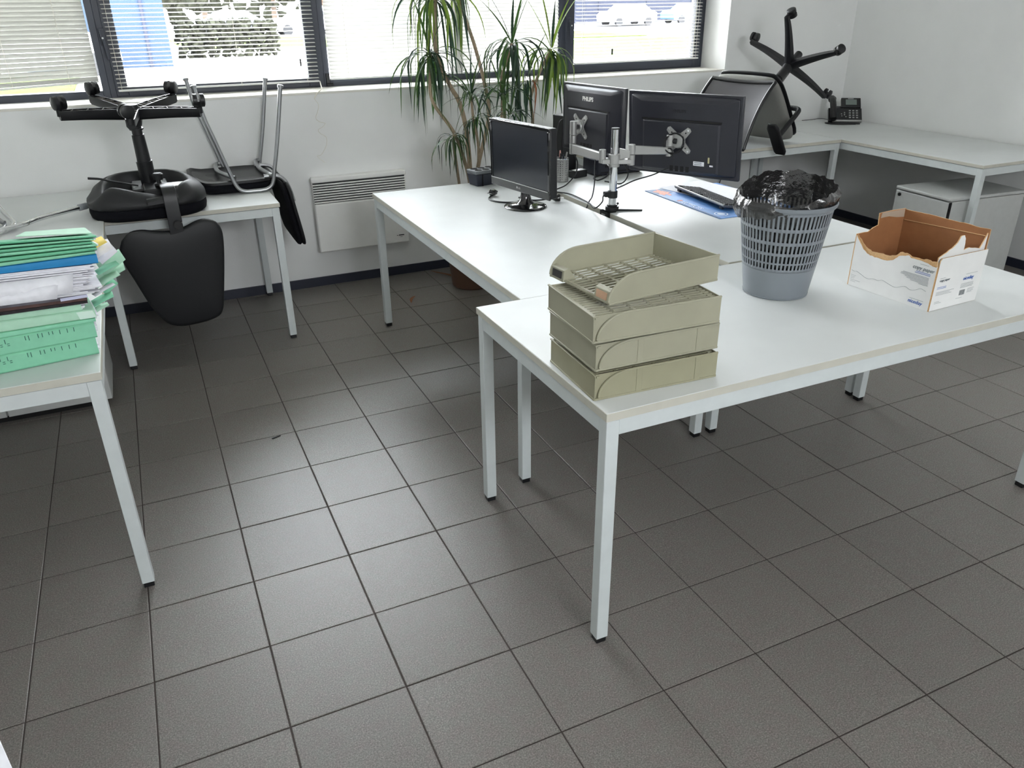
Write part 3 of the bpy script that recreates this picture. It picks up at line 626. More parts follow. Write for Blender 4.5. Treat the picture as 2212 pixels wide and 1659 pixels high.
# ------------------------------------------------------------------ torn copy-paper box
BN, BL, BR, BB = Vector((2.052, -1.45, 0.7305)), Vector((2.034, -1.146, 0.7305)), Vector((2.274, -1.439, 0.7305)), Vector((2.256, -1.135, 0.7305))
r = thing('cardboard_box', (2.155, -1.29, 0.7305), 'white torn-open copy paper carton, brown inside, on the near desk', 'box')
def panel(A, B, prof_, name, m_front=M_card_out, outward=-1, t=0.0035, off=0.0):
    d = (B-A).normalized(); nrm = Vector((d.y, -d.x, 0)); sg = 1 if outward < 0 else -1
    Mx = frameM((A.x+nrm.x*off*sg, A.y+nrm.y*off*sg, 0), d, -nrm)
    q = MB(Mx)
    if outward < 0: q.prism([(s_, z) for s_, z in prof_], 0.0, t, mi=2, m0=0, m1=1)
    else: q.prism([(s_, z) for s_, z in prof_], -t, 0.0, mi=2, m0=1, m1=0)
    return q.build(name, [m_front, M_card_in, M_card_edge], r, smooth=False)
def jag(P, amp, k, seed):
    rr = random.Random(seed); o = []
    for (a, b_), (c, d) in zip(P[:-1], P[1:]):
        o.append((a, b_))
        for i in range(1, k): o.append((a+(c-a)*i/k+rr.uniform(-amp, amp)*0.4, b_+(d-b_)*i/k+rr.uniform(-amp, amp)))
    o.append(P[-1]); return o
tl_ = [(0.0, 0.9045), (0.0145, 0.887), (0.034, 0.866), (0.050, 0.855), (0.0665, 0.848), (0.0934, 0.848), (0.1206, 0.847), (0.1385, 0.850), (0.155, 0.857), (0.171, 0.874), (0.203, 0.884), (0.2146, 0.878), (0.2414, 0.879), (0.2645, 0.877), (0.2847, 0.873), (0.302, 0.871), (0.305, 0.875)]
f = panel(BL, BN, [(0, 0.7305)]+jag(tl_, 0.0015, 3, 1)+[(0.305, 0.7305)], 'front_panel')
# peeled inner ply standing a little higher and further in
ti = [(0.0, 0.905), (0.016, 0.893), (0.032, 0.878), (0.047, 0.869), (0.068, 0.861), (0.111, 0.865), (0.1356, 0.864), (0.1575, 0.872), (0.1696, 0.885), (0.192, 0.888), (0.212, 0.881), (0.2466, 0.882), (0.2644, 0.887), (0.280, 0.884), (0.303, 0.886)]
panel(BL, BN, [(0.0, 0.80)]+jag(ti, 0.0016, 3, 2)+[(0.303, 0.80)], 'torn_inner_ply', m_front=M_card_edge, off=-0.0042, t=0.002)
tn = [(0.004, 0.900), (0.0256, 0.909), (0.0569, 0.922), (0.078, 0.937), (0.0877, 0.955), (0.1043, 0.956), (0.112, 0.944), (0.1149, 0.927), (0.1153, 0.908), (0.1407, 0.913), (0.1696, 0.908), (0.195, 0.903), (0.216, 0.94), (0.222, 0.955)]
panel(BN, BR, [(0, 0.7305)]+jag(tn, 0.0012, 3, 3)+[(0.222, 0.7305)], 'side_panel', off=-0.004)
panel(BN, BR, [(0.002, 0.7312), (0.004, 0.892), (0.010, 0.8995), (0.2275, 0.8975), (0.224, 0.7312)], 'outer_flap', off=0.0042, t=0.0032)
tb = [(0.0, 0.960), (0.060, 0.9608), (0.11, 0.9614), (0.19, 0.9598), (0.226, 0.9605), (0.27, 0.958), (0.305, 0.960)]
bp = panel(BB, BR, [(0, 0.7305)]+jag(tb, 0.0008, 3, 4)+[(0.305, 0.7305)], 'back_panel', outward=1)
mb = MB(); mb.tube([BB+Vector((-0.0052, -0.008, 0.196)), (BB+BR)/2+Vector((-0.006, 0, 0.202)), BR+Vector((-0.0052, 0.01, 0.207))], 0.0011, n=5); mb.build('crease', M_card_edge, bp)
ts = [(0.0, 0.9045), (0.0527, 0.9045), (0.0705, 0.914), (0.0858, 0.9195), (0.097, 0.9215), (0.093, 0.962), (0.156, 0.964), (0.222, 0.9625)]
panel(BL, BB, [(0, 0.7305)]+jag(ts[:5], 0.0012, 3, 5)+ts[5:]+[(0.222, 0.7305)], 'side_panel', outward=1)
# pale tape strip on the inside of the rear left panel
q = MB(); dL = (BB-BL).normalized(); q.prism([(0.100, 0.945), (0.104, 0.962), (0.215, 0.9615), (0.217, 0.935), (0.180, 0.938), (0.140, 0.946)], -0.0046, -0.0036, M=frameM((BL.x, BL.y, 0), dL, Vector((-dL.y, dL.x, 0)))); q.build('tape', mat('brown_tape', lin(176, 160, 144), 0.25), r, smooth=False)
q = MB(); q.add([BN+Vector((0.003, 0.003, 0.002)), BR+Vector((-0.003, 0.003, 0.002)), BB+Vector((-0.003, -0.003, 0.002)), BL+Vector((0.003, -0.003, 0.002)), BN+Vector((0.003, 0.003, 0)), BR+Vector((-0.003, 0.003, 0)), BB+Vector((-0.003, -0.003, 0)), BL+Vector((0.003, -0.003, 0))], [(0, 1, 2, 3), (7, 6, 5, 4)]); q.build('bottom_panel', M_card_in, r, smooth=False)
# printing on the two visible faces
def onface(A, B, s_, z, k=0.0006):
    d = (B-A).normalized(); nrm = Vector((d.y, -d.x, 0)); p = A+d*s_+nrm*k; return Vector((p.x, p.y, z))
dF = (BN-BL).normalized(); dR = (BR-BN).normalized(); UP = Vector((0, 0, 1)); fl = bpy.data.objects['outer_flap']
def lines(A, B, d, parent, m, rows_, th=0.0009, k=0.0007, name='small_print'):
    mb = MB()
    for (s0, s1, z) in rows_:
        a, b_ = onface(A, B, s0, z, k), onface(A, B, s1, z, k); mb.bar(a, b_, 0.0004, th, up=(0, 0, 1))
    return mb.build(name, m, parent, smooth=False)
text('copy paper', 0.0165, onface(BL, BN, 0.2245, 0.8510), dF, UP, M_ink, f, shear=0.25)
text('niceday', 0.0165, onface(BL, BN, 0.2330, 0.7430), dF, UP, M_inkb, f, shear=0.1)
lines(BL, BN, dF, f, M_ink, [(0.236, 0.285, 0.757), (0.248, 0.278, 0.8690)], 0.0006)
lines(BL, BN, dF, f, M_inkb, [(0.240, 0.289, 0.8445), (0.236, 0.289, 0.8400)], 0.0012)
lines(BL, BN, dF, f, M_ink, [(0.196, 0.286, 0.8320), (0.190, 0.287, 0.8280), (0.189, 0.286, 0.8240), (0.205, 0.287, 0.8200), (0.212, 0.288, 0.8160), (0.226, 0.287, 0.8120), (0.256, 0.288, 0.8080)], 0.0008)
lines(BL, BN, dF, f, M_ink, [(0.008, 0.030, 0.768), (0.009, 0.026, 0.763), (0.010, 0.024, 0.758), (0.010, 0.048, 0.752), (0.011, 0.030, 0.747)], 0.0005)
cur = [(0.0086, 0.7835), (0.020, 0.7815), (0.0286, 0.7834), (0.045, 0.779), (0.0715, 0.7709), (0.0955, 0.7766), (0.115, 0.7762), (0.1301, 0.7818), (0.1557, 0.7761), (0.1805, 0.7727), (0.2114, 0.7855), (0.2332, 0.7803), (0.2521, 0.786), (0.2676, 0.7942), (0.2858, 0.7905)]
mb = MB(); mb.tube([onface(BL, BN, a, z, 0.0004) for a, z in cur], 0.0004, n=4, smooth=5); mb.build('printed_line', M_ink, f)
K = 0.0050
text('niceday', 0.0165, onface(BN, BR, 0.135, 0.8115, K), dR, UP, M_inkb, fl, shear=0.1)
text('copy paper', 0.0105, onface(BN, BR, 0.020, 0.8240, K), dR, UP, M_ink, fl, shear=0.25)
lines(BN, BR, dR, fl, M_ink, [(0.145, 0.199, 0.830), (0.021, 0.045, 0.8345), (0.131, 0.190, 0.799), (0.130, 0.190, 0.795), (0.130, 0.192, 0.791), (0.130, 0.188, 0.787), (0.016, 0.099, 0.790), (0.016, 0.080, 0.7855), (0.016, 0.090, 0.781), (0.120, 0.150, 0.7535), (0.018, 0.040, 0.7585), (0.018, 0.050, 0.754), (0.168, 0.200, 0.779), (0.168, 0.196, 0.775), (0.168, 0.198, 0.771), (0.168, 0.192, 0.767)], 0.0006, K)
lines(BN, BR, dR, fl, M_inkb, [(0.016, 0.058, 0.806), (0.016, 0.058, 0.8015)], 0.0011, K)
mb = MB(); x = 0.132
for w in (1, 2, 1, 1, 3, 1, 2, 1, 1, 2, 1, 3, 1, 1):
    a = onface(BN, BR, x, 0.7705, K); mb.bar(onface(BN, BR, x, 0.7620, K), onface(BN, BR, x, 0.7790, K), 0.00035*w*1.2, 0.0003, up=(-dR.y, dR.x, 0)); x += 0.0005*w+0.0012
mb.build('barcode', M_ink, fl, smooth=False)
# ------------------------------------------------------------------ upside-down swivel chair on the left back desk
def star_base(parent, Mx, r, arm_m, sag, castor_dir, k0=0.0, ribs=True, top_ridge=False, w0=0.052, w1=0.034, h0=0.045, h1=0.024, flip=1):
    # local frame: hub at origin, +z towards the castors ; arms in the plane, each arm a part
    for i in range(5):
        a = k0+i*2*pi/5; d = Vector((cos(a), sin(a), 0)); n = 8; pts = []
        R = MB(Mx); rings = []
        for j in range(n+1):
            t = j/n; x = 0.020+(r-0.020)*t; z = sag*sin(pi*min(1, t*1.0)*0.5)*1.0; w = w0+(w1-w0)*t; h_ = h0+(h1-h0)*t
            if j == n: w *= 0.9
            c = d*x+Vector((0, 0, z)); s_ = Vector((-d.y, d.x, 0))
            if not top_ridge:
                rings.append([c-s_*w/2-Vector((0, 0, h_*0.75)), c-s_*w*0.30-Vector((0, 0, h_)), c+s_*w*0.30-Vector((0, 0, h_)), c+s_*w/2-Vector((0, 0, h_*0.75)), c+s_*w/2, c+s_*(w/2-0.004), c+s_*(w/2-0.004)-Vector((0, 0, h_*0.5)), c-s_*(w/2-0.004)-Vector((0, 0, h_*0.5)), c-s_*(w/2-0.004), c-s_*w/2])
            else:
                rings.append([c-s_*w/2, c-s_*w*0.40-Vector((0, 0, h_*0.8)), c-Vector((0, 0, h_)), c+s_*w*0.40-Vector((0, 0, h_*0.8)), c+s_*w/2, c+Vector((0, 0, 0.002))])
        R.loft(rings); am = R.build('base_arm', arm_m, parent, ang=50)
        if ribs:
            q = MB(Mx)
            for j in range(1, 8):
                x = 0.03+(r-0.05)*j/8; z = sag*sin(pi*0.5*(x/r)); w = w0+(w1-w0)*(x/r)-0.006; c = d*x+Vector((0, 0, z-0.010)); s_ = Vector((-d.y, d.x, 0))
                e = d*0.010*(1 if j % 2 else -1)
                q.bar(c-s_*w/2-e, c+s_*w/2+e, 0.002, 0.018)
            q.build('stiffening_rib', M_plastgrey, am, smooth=False)
        tip = d*(r-0.004)+Vector((0, 0, sag)); ca = MB(Mx)
        ca.cyl(tip-Vector((0, 0, h1*0.6)), tip+Vector((0, 0, 0.012)), 0.013, n=14)
        a2 = a+castor_dir[i]; cd_ = Vector((cos(a2), sin(a2), 0)); cs = Vector((-cd_.y, cd_.x, 0)); cc = tip+Vector((0, 0, 0.034))+cd_*0.010
        ca.bar(tip+Vector((0, 0, 0.006)), cc, 0.012, 0.026, up=tuple(cd_))
        cb_ = ca.build('castor', M_black, parent, bev=0.001)
        for s2 in (-1, 1):
            w_ = MB(Mx); w_.cyl(cc+cs*s2*0.007, cc+cs*s2*0.023, 0.0290, 0.0285, n=28); w_.cyl(cc+cs*s2*0.023, cc+cs*s2*0.027, 0.0285, 0.020, n=28); w_.build('wheel', M_black, cb_)
    MB(Mx).lathe([(0.0, sag*0.1+0.014), (0.024, sag*0.1+0.014), (0.027, 0.008), (0.032, -0.02), (0.034, -h0-0.004), (0.028, -h0-0.030), (0.0, -h0-0.030)], n=28).build('hub', M_black, parent)
M_plastgrey = mat('plastic_worn_grey', lin(74, 70, 64), 0.45, noise=0.3, nscale=150)
r = thing('swivel_chair', (-0.07, 1.20, 0.7225), 'black swivel chair upside down on desk, star base up, backrest hanging over the front', 'chair')
ax = Vector((0.028, -0.090, 0.995)).normalized(); hub = Vector((-0.055, 1.185, 1.186))
xx = Vector((-0.291, -0.074, 0)); Mh = frameM(hub, xx, Vector((0, 0, 1)).cross(ax).cross(ax)*0+ax.cross(xx))
# frameM(x, y): z = x cross y = ax
star_base(r, Mh, 0.305, M_black, 0.012, tuple(radians(w-194-90-72*i) for i, w in enumerate((27, -70, 2, -27, 27))), k0=0.0, w0=0.056, w1=0.040, h0=0.050, h1=0.040)
b0 = hub-ax*0.075; b1 = Vector((-0.050, 1.215, 0.815))
dd = (b1-b0).normalized(); Ln = (b1-b0).length
mb = MB(); mb.cyl(b0-dd*0.03, b0+dd*0.05, 0.023, n=24); mb.build('gas_lift', M_black, r)
mb = MB(); mb.cyl(b0+dd*0.015, b0+dd*0.022, 0.031, n=24); mb.cyl(b0+dd*0.045, b0+dd*(Ln*0.62), 0.0275, 0.031, n=24); mb.cyl(b0+dd*Ln*0.56, b0+dd*(Ln), 0.036, 0.034, n=24); mb.build('column_cover', M_black, r)
# seat
def seat_outline(n, kx=1.0, ky=1.0, cx=-0.070, cy=1.195):
    o = []
    for i in range(n):
        a = 2*pi*i/n; c, s_ = cos(a), sin(a); e = 0.62
        x = (abs(c)**e)*(1 if c > 0 else -1); y = (abs(s_)**e)*(1 if s_ > 0 else -1)
        wx = 0.262*(1.0-0.10*max(0, y)); o.append((cx+x*wx*kx, cy+y*0.262*ky))
    return o
N = 64; mb = MB()
for_z = [(0.80, 0.7225), (0.93, 0.7225), (0.975, 0.732), (0.99, 0.750), (0.985, 0.768), (0.96, 0.778)]
mb.loft([[(x, y, z) for x, y in seat_outline(N, k, k)] for k, z in for_z]); mb.build('seat_cushion', M_fabric, r, ang=60)
mb = MB(); rings = []
def rimz(i):
    a = 2*pi*i/N; x, y = cos(a), sin(a); z = 0.850
    z += 0.022*max(0, y); z += -0.052*max(0, cos(a-radians(197)))**14      # dip at the left
    z += 0.022*max(0, cos(a-radians(232)))**8; z += 0.016*max(0, cos(a-radians(325)))**8
    z += -0.040*max(0, cos(a-radians(285)))**22; return z
for k, kind in ((0.985, 0.776), (1.0, 0.779), (0.995, 0.800)): rings.append([(x, y, kind) for x, y in seat_outline(N, k, k)])
for k, f_ in ((0.93, 0.55), (0.80, 0.95), (0.755, 1.0), (0.72, 0.93), (0.70, 0.5)):
    rings.append([(x, y, 0.80+(rimz(i)-0.80)*f_) for i, (x, y) in enumerate(seat_outline(N, k, k))])
rings.append([(x, y, 0.792) for x, y in seat_outline(N, 0.66, 0.66)])
mb.loft(rings); mb.build('seat_shell', M_blackm, r, ang=60)
mb = MB(); mb.box(-0.13, 0.03, 1.10, 1.33, 0.79, 0.835); mb.box(-0.08, 0.0, 1.02, 1.36, 0.80, 0.845); mb.build('tilt_mechanism', M_black, r, bev=0.006)
mb = MB(); mb.box(0.02, 0.085, 1.08, 1.17, 0.835, 0.842); mb.box(0.05, 0.12, 1.13, 1.20, 0.828, 0.836); mb.build('bracket_plate', M_silver, r, bev=0.002)
mb = MB(); mb.tube([(-0.10, 1.16, 0.842), (-0.20, 1.17, 0.868), (-0.255, 1.175, 0.884), (-0.305, 1.18, 0.891)], [0.0045, 0.0055], n=8, smooth=4); mb.build('height_lever', M_black, r)
# bracket from mechanism over the front of the seat, down to the backrest
bx = 0.020
pts = [(bx-0.02, 1.09, 0.850), (bx-0.005, 1.00, 0.866), (bx, 0.935, 0.862), (bx+0.002, 0.905, 0.835), (bx+0.002, 0.895, 0.775), (bx+0.002, 0.892, 0.700), (bx, 0.893, 0.655)]
mb = MB(); P_ = catmull([Vector(p) for p in pts], 5); vs = []; fs = []
for i, p in enumerate(P_):
    d_ = (P_[min(i+1, len(P_)-1)]-P_[max(i-1, 0)]).normalized(); nn = Vector((1, 0, 0)).cross(d_).normalized(); w = 0.030+0.004*sin(i)*0
    vs += [p+Vector((-w, 0, 0))-nn*0.006, p+Vector((w, 0, 0))-nn*0.006, p+Vector((w, 0, 0))+nn*0.006, p+Vector((-w, 0, 0))+nn*0.006]
for i in range(len(P_)-1):
    for k in range(4): fs.append((i*4+k, i*4+(k+1) % 4, (i+1)*4+(k+1) % 4, (i+1)*4+k))
fs += [(3, 2, 1, 0), tuple(range(len(vs)-4, len(vs)))]
mb.add(vs, fs); mb.build('back_bracket', M_black, r, bev=0.002)
mb = MB(); mb.cyl((-0.010, 1.055, 0.855), (-0.010, 1.055, 0.880), 0.010, n=16); mb.cyl((-0.010, 1.055, 0.880), (-0.010, 1.055, 0.905), 0.021, 0.024, n=24); mb.cyl((-0.010, 1.055, 0.905), (-0.010, 1.055, 0.910), 0.024, 0.018, n=24); mb.build('clamp_knob', M_blackm, r)
mb = MB(); mb.cyl((-0.075, 0.925, 0.800), (-0.008, 0.925, 0.806), 0.024, 0.024, n=10); mb.build('tension_knob', M_blackm, r, smooth=False)
mb = MB(); mb.cyl((bx+0.012, 0.885, 0.705), (bx+0.012, 0.862, 0.705), 0.021, 0.019, n=20); mb.build('back_knob', M_gloss, r)
ol = [(-0.190, 0.615), (-0.206, 0.575), (-0.204, 0.530), (-0.175, 0.440), (-0.140, 0.330), (-0.108, 0.262), (-0.075, 0.222), (-0.030, 0.206), (0.020, 0.205), (0.085, 0.212), (0.135, 0.228), (0.158, 0.262), (0.172, 0.330), (0.196, 0.470), (0.208, 0.560), (0.208, 0.615), (0.190, 0.652), (0.150, 0.668), (0.110, 0.662), (0.060, 0.642), (0.0, 0.632), (-0.060, 0.640), (-0.110, 0.650), (-0.155, 0.645)]
ol = [(0.208-(0.208-x)*1.085, 0.205+(z-0.205)*1.095) for x, z in ol]
olv = [tuple(v)[:3:2] for v in catmull([Vector((x, 0, z)) for x, z in ol]+[Vector((ol[0][0], 0, ol[0][1]))], 3)][:-1]
Mb_ = Matrix.Translation((0.008, 0.925, 0)) @ Matrix.Rotation(radians(2), 4, 'X')
MB(Mb_).pad(olv, 0.030, 0.012, bulge=0.010).build('backrest_shell', M_blackm, r, ang=60)
MB(Mb_ @ Matrix.Translation((0, 0.030, 0))).pad([(x*0.98, 0.435+(z-0.435)*0.98) for x, z in olv], 0.034, 0.016).build('backrest_cushion', M_fabric, r, ang=60)

# ------------------------------------------------------------------ upside-down visitor chair beside it
r = thing('visitor_chair', (0.38, 1.53, 0.7225), 'black visitor chair with grey tube legs, upside down, backrest over the desk end', 'chair')
zt = 0.7225+0.0105; R_ = 0.0105
for yy, nm in ((1.312, 'near'), (1.778, 'far')):
    pts = [(0.232, yy, 1.250), (0.252, yy, 1.12), (0.285, yy, 1.00), (0.318, yy, 0.88), (0.345, yy, 0.79), (0.366, yy, 0.750), (0.395, yy, zt+0.002), (0.44, yy, zt), (0.480, yy, zt), (0.512, yy, zt+0.006), (0.537, yy, 0.762), (0.552, yy, 0.82), (0.590, yy, 0.98), (0.640, yy, 1.232)]
    fr = MB().tube(pts, R_, n=14, smooth=5).build('side_frame', M_tube, r)
    for p, q in ((pts[0], pts[1]), (pts[-1], pts[-2])):
        p = Vector(p); d_ = (p-Vector(q)).normalized(); c_ = MB(); c_.cyl(p-d_*0.004, p+d_*0.007, 0.0145, 0.0150, n=20); c_.cyl(p+d_*0.007, p+d_*0.010, 0.015, 0.010, n=20); c_.build('foot_cap', M_tube, fr)
for a, b_ in (((0.305, 1.312, 0.806), (0.285, 1.778, 0.806)), ((0.522, 1.312, 0.800), (0.500, 1.778, 0.806))):
    a = Vector(a); b_ = Vector(b_); MB().tube([a+Vector((0.048 if a.x < 0.4 else 0.022, 0, 0.0)), a+Vector((0.03 if a.x < 0.4 else 0.01, 0.03, 0.004)), (a+b_)/2, b_-Vector((0, 0.03, 0))+Vector((0.02, 0, 0)), b_+Vector((0.045, 0, 0))], 0.0115, n=12, smooth=4).build('seat_tube', M_tube, r)
so = [(0.150, 1.43), (0.142, 1.55), (0.150, 1.69), (0.185, 1.745), (0.30, 1.762), (0.46, 1.76), (0.54, 1.735), (0.562, 1.66), (0.566, 1.55), (0.562, 1.43), (0.545, 1.365), (0.48, 1.338), (0.33, 1.332), (0.21, 1.345)]
so = [tuple(v)[:2] for v in catmull([Vector((x, y, 0)) for x, y in so]+[Vector((so[0][0], so[0][1], 0))], 3)][:-1]
scx, scy = 0.36, 1.55
def sr(k, z, curl=0.0): return [(scx+(x-scx)*k, scy+(y-scy)*k, z+curl*max(0, (0.24-x)/0.1)**2) for x, y in so]
MB().loft([sr(0.85, 0.7232, 0.012), sr(0.95, 0.727, 0.014), sr(0.985, 0.742, 0.016), sr(0.985, 0.762, 0.018), sr(0.97, 0.768, 0.02)]).build('seat_cushion', M_fabric, r, ang=60)
MB().loft([sr(0.975, 0.768, 0.022), sr(1.0, 0.772, 0.024), sr(1.0, 0.785, 0.026), sr(0.94, 0.790, 0.026), sr(0.90, 0.7835, 0.012), sr(0.45, 0.779, 0.0)]).build('seat_shell', M_black, r, ang=50)
# back: two short tubes over the desk end and a hanging upholstered panel
for yy in (1.335, 1.665):
    MB().tube([(0.500, yy, 0.797), (0.545, yy, 0.797), (0.578, yy, 0.790), (0.604, yy, 0.765), (0.622, yy, 0.72), (0.635, yy, 0.655)], 0.0105, n=12, smooth=4).build('back_tube', M_tube, r)
bo = [(-0.24, -0.045), (-0.21, -0.012), (-0.10, 0.0), (0.10, 0.0), (0.21, -0.012), (0.24, -0.045), (0.240, -0.15), (0.236, -0.255), (0.222, -0.318), (0.18, -0.342), (0.0, -0.350), (-0.16, -0.352), (-0.215, -0.338), (-0.236, -0.275), (-0.240, -0.15)]
bo = [tuple(v)[:3:2] for v in catmull([Vector((x, 0, z)) for x, z in bo]+[Vector((bo[0][0], 0, bo[0][1]))], 3)][:-1]
dn = Vector((0.16, 0.0, -1)).normalized()
Mk = frameM((0.612, 1.500, 0.768), Vector((0, 1, 0)), Vector((0, 0, 1)))   # temp
xk = Vector((0, 1, 0)); zk = -dn; yk = zk.cross(xk)
Mk = Matrix(((xk.x, yk.x, zk.x, 0.604), (xk.y, yk.y, zk.y, 1.500), (xk.z, yk.z, zk.z, 0.765), (0, 0, 0, 1)))
MB(Mk).pad(bo, 0.020, 0.009, bulge=0.004).build('backrest_shell', M_blackm, r, ang=60)
MB(Mk @ Matrix.Translation((0, 0.022, 0))).pad([(x*0.97, -0.175+(z+0.175)*0.97) for x, z in bo], 0.030, 0.013, bulge=0.004).build('backrest_cushion', M_fabric, r, ang=60)

# ------------------------------------------------------------------ metal chair at the frame's left edge (only its tubes show)
r = thing('tube_chair', (-0.62, 1.25, 0.7225), 'tube frame of a metal chair lying behind green folders, partly outside the frame', 'chair')
mb = MB(); mb.tube([(-0.745, 0.93, 0.742), (-0.66, 0.955, 0.748), (-0.585, 1.00, 0.752), (-0.530, 1.075, 0.754), (-0.44, 1.14, 0.758), (-0.345, 1.205, 0.762)], 0.011, n=14, smooth=6); a = mb.build('leg_tube', M_chrome, r)
mb = MB()
for i in range(6): p = Vector((-0.372, 1.187, 0.7605))+Vector((0.8, 0.56, 0.035)).normalized()*i*0.0065; q = p+Vector((0.8, 0.56, 0.035)).normalized()*0.0045; mb.cyl(p, q, 0.0150, n=18); mb.cyl(q, q+(q-p)*0.45, 0.0128, n=18)
q0 = Vector((-0.372, 1.187, 0.7605))+Vector((0.8, 0.56, 0.035)).normalized()*0.038; mb.cyl(q0, q0+Vector((0.8, 0.56, 0.035)).normalized()*0.012, 0.0150, 0.0125, n=18)
mb.build('foot_cap', mat('grey_rubber', lin(148, 152, 156), 0.6), a)
mb = MB(); mb.tube([(-0.83, 1.42, 0.98), (-0.745, 1.28, 0.87), (-0.66, 1.13, 0.775), (-0.625, 1.04, 0.752), (-0.648, 0.965, 0.742), (-0.74, 0.90, 0.738)], 0.011, n=14, smooth=6); mb.build('side_tube', M_chrome, r)
mb = MB(); mb.tube([(-0.85, 1.30, 0.90), (-0.74, 1.16, 0.80), (-0.665, 1.05, 0.750), (-0.69, 0.96, 0.740)], 0.009, n=12, smooth=6); mb.build('inner_tube', M_tube, r)
mb = MB(); mb.tube([(-0.90, 1.20, 0.80), (-0.78, 1.12, 0.785), (-0.66, 1.04, 0.758)], 0.009, n=12, smooth=6); mb.build('cross_tube', M_tube, r)

# ------------------------------------------------------------------ upside-down mesh chair on the right back desk
r = thing('mesh_office_chair', (3.63, 1.22, 0.7505), 'black mesh-back office chair upside down on the right back desk, star base up', 'chair')
Hb = Vector((3.949, 1.313, 1.208)); sv = Vector((-0.797, -0.19, -0.573)).normalized(); rv = Vector((-0.23, 0.97, 0)); rv = (rv-sv*rv.dot(sv)).normalized(); tv = rv.cross(sv)
tv = Vector((-0.558, -0.132, 0.819))
def C3(a, b_, c): return Hb+sv*a+rv*b_+tv*c
fdir = -sv                                   # towards the castors
xa = Vector((4.022-3.949, 1.009-1.313, 1.295-1.208)); xa = (Vector((-0.131, -0.061, 0.290))); xa = (xa-fdir*xa.dot(fdir)).normalized()
Ms = frameM(Hb-sv*0.0, xa, fdir.cross(xa))
star_base(r, Ms, 0.325, M_black, 0.045, (1.5, 1.2, 1.0, 0.6, 1.4), k0=0.0, ribs=False, top_ridge=True, w0=0.060, w1=0.036, h0=0.040, h1=0.020)
mb = MB(); mb.cyl(C3(-0.105, 0, 0), C3(-0.02, 0, 0), 0.0245, n=24); mb.build('cylinder_end', M_black, r, bev=0.004)
mb = MB(); mb.cyl(C3(0.02, 0, 0), C3(0.14, 0, 0), 0.028, 0.028, n=24); mb.cyl(C3(0.13, 0, 0), C3(0.34, 0, 0), 0.022, n=24); mb.build('gas_lift', M_black, r)
MB(frameM(C3(0.345, 0, 0), rv, -tv)).box(-0.07, 0.07, -0.12, 0.12, -0.02, 0.025).build('tilt_mechanism', M_black, r, bev=0.006)
# seat: thin upholstered pan, sitting side facing down-left
Mseat = Matrix(((rv.x, sv.x, tv.x, C3(0.405, 0, 0.006).x), (rv.y, sv.y, tv.y, C3(0.405, 0, 0.006).y), (rv.z, sv.z, tv.z, C3(0.405, 0, 0.006).z), (0, 0, 0, 1)))
so3 = [(-0.245, -0.18), (-0.225, -0.232), (-0.14, -0.252), (0.14, -0.252), (0.225, -0.232), (0.245, -0.18), (0.245, 0.10), (0.22, 0.205), (0.15, 0.235), (-0.15, 0.235), (-0.22, 0.205), (-0.245, 0.10)]
so3 = [tuple(v)[:3:2] for v in catmull([Vector((x, 0, z)) for x, z in so3]+[Vector((so3[0][0], 0, so3[0][1]))], 3)][:-1]
MB(Mseat @ Matrix.Translation((0, -0.024, 0))).pad(so3, 0.012, 0.005).build('seat_shell', M_black, r, ang=60)
MB(Mseat @ Matrix.Translation((0, 0.012, 0))).pad([(x*0.985, z*0.985) for x, z in so3], 0.058, 0.024, bulge=0.006).build('seat_cushion', M_greyfab, r, ang=60)
# back: curved rails, top bar, mesh
def bk(u, v):   # u across -1..1, v 0 (at seat) .. 1 (top of back, resting on the desk)
    a = 0.44+v*0.410; c = 0.225-0.02*v-0.143*v*v-0.035*(1-abs(u)**2)*(0.35+0.65*sin(pi*v)); return C3(a, u*0.238, c)
for u, nm in ((-1, 'back_rail'), (1, 'back_rail')):
    MB().tube([bk(u, i/14) for i in range(15)], 0.0105, n=10).build('back_rail', M_black, r)
mb = MB(); mb.tube([bk(i/6, 0.0) for i in range(-6, 7)], 0.0135, n=10); mb.build('lower_bar', M_black, r)
mb = MB(); mb.tube([bk(i/6, 1.0) for i in range(-6, 7)], 0.012, n=10); mb.build('upper_bar', M_black, r)
M_mesh = bpy.data.materials.new('chair_mesh'); M_mesh.use_nodes = True; t_ = M_mesh.node_tree; b_ = t_.nodes['Principled BSDF']; b_.inputs['Base Color'].default_value = (*lin(52, 50, 54), 1); b_.inputs['Roughness'].default_value = 0.6
tr_ = t_.nodes.new('ShaderNodeBsdfTransparent'); mx_ = t_.nodes.new('ShaderNodeMixShader'); mx_.inputs[0].default_value = 0.16
t_.links.new(b_.outputs[0], mx_.inputs[1]); t_.links.new(tr_.outputs[0], mx_.inputs[2]); t_.links.new(mx_.outputs[0], t_.nodes['Material Output'].inputs[0])
mb = MB(); vs = []; fs = []; nu, nv = 14, 18
for j in range(nv+1):
    for i in range(nu+1): vs.append(bk(-1+2*i/nu, j/nv))
for j in range(nv):
    for i in range(nu): k = j*(nu+1)+i; fs.append((k, k+1, k+nu+2, k+nu+1))
mb.add(vs, fs); mb.build('mesh_back', M_mesh, r, ang=80)
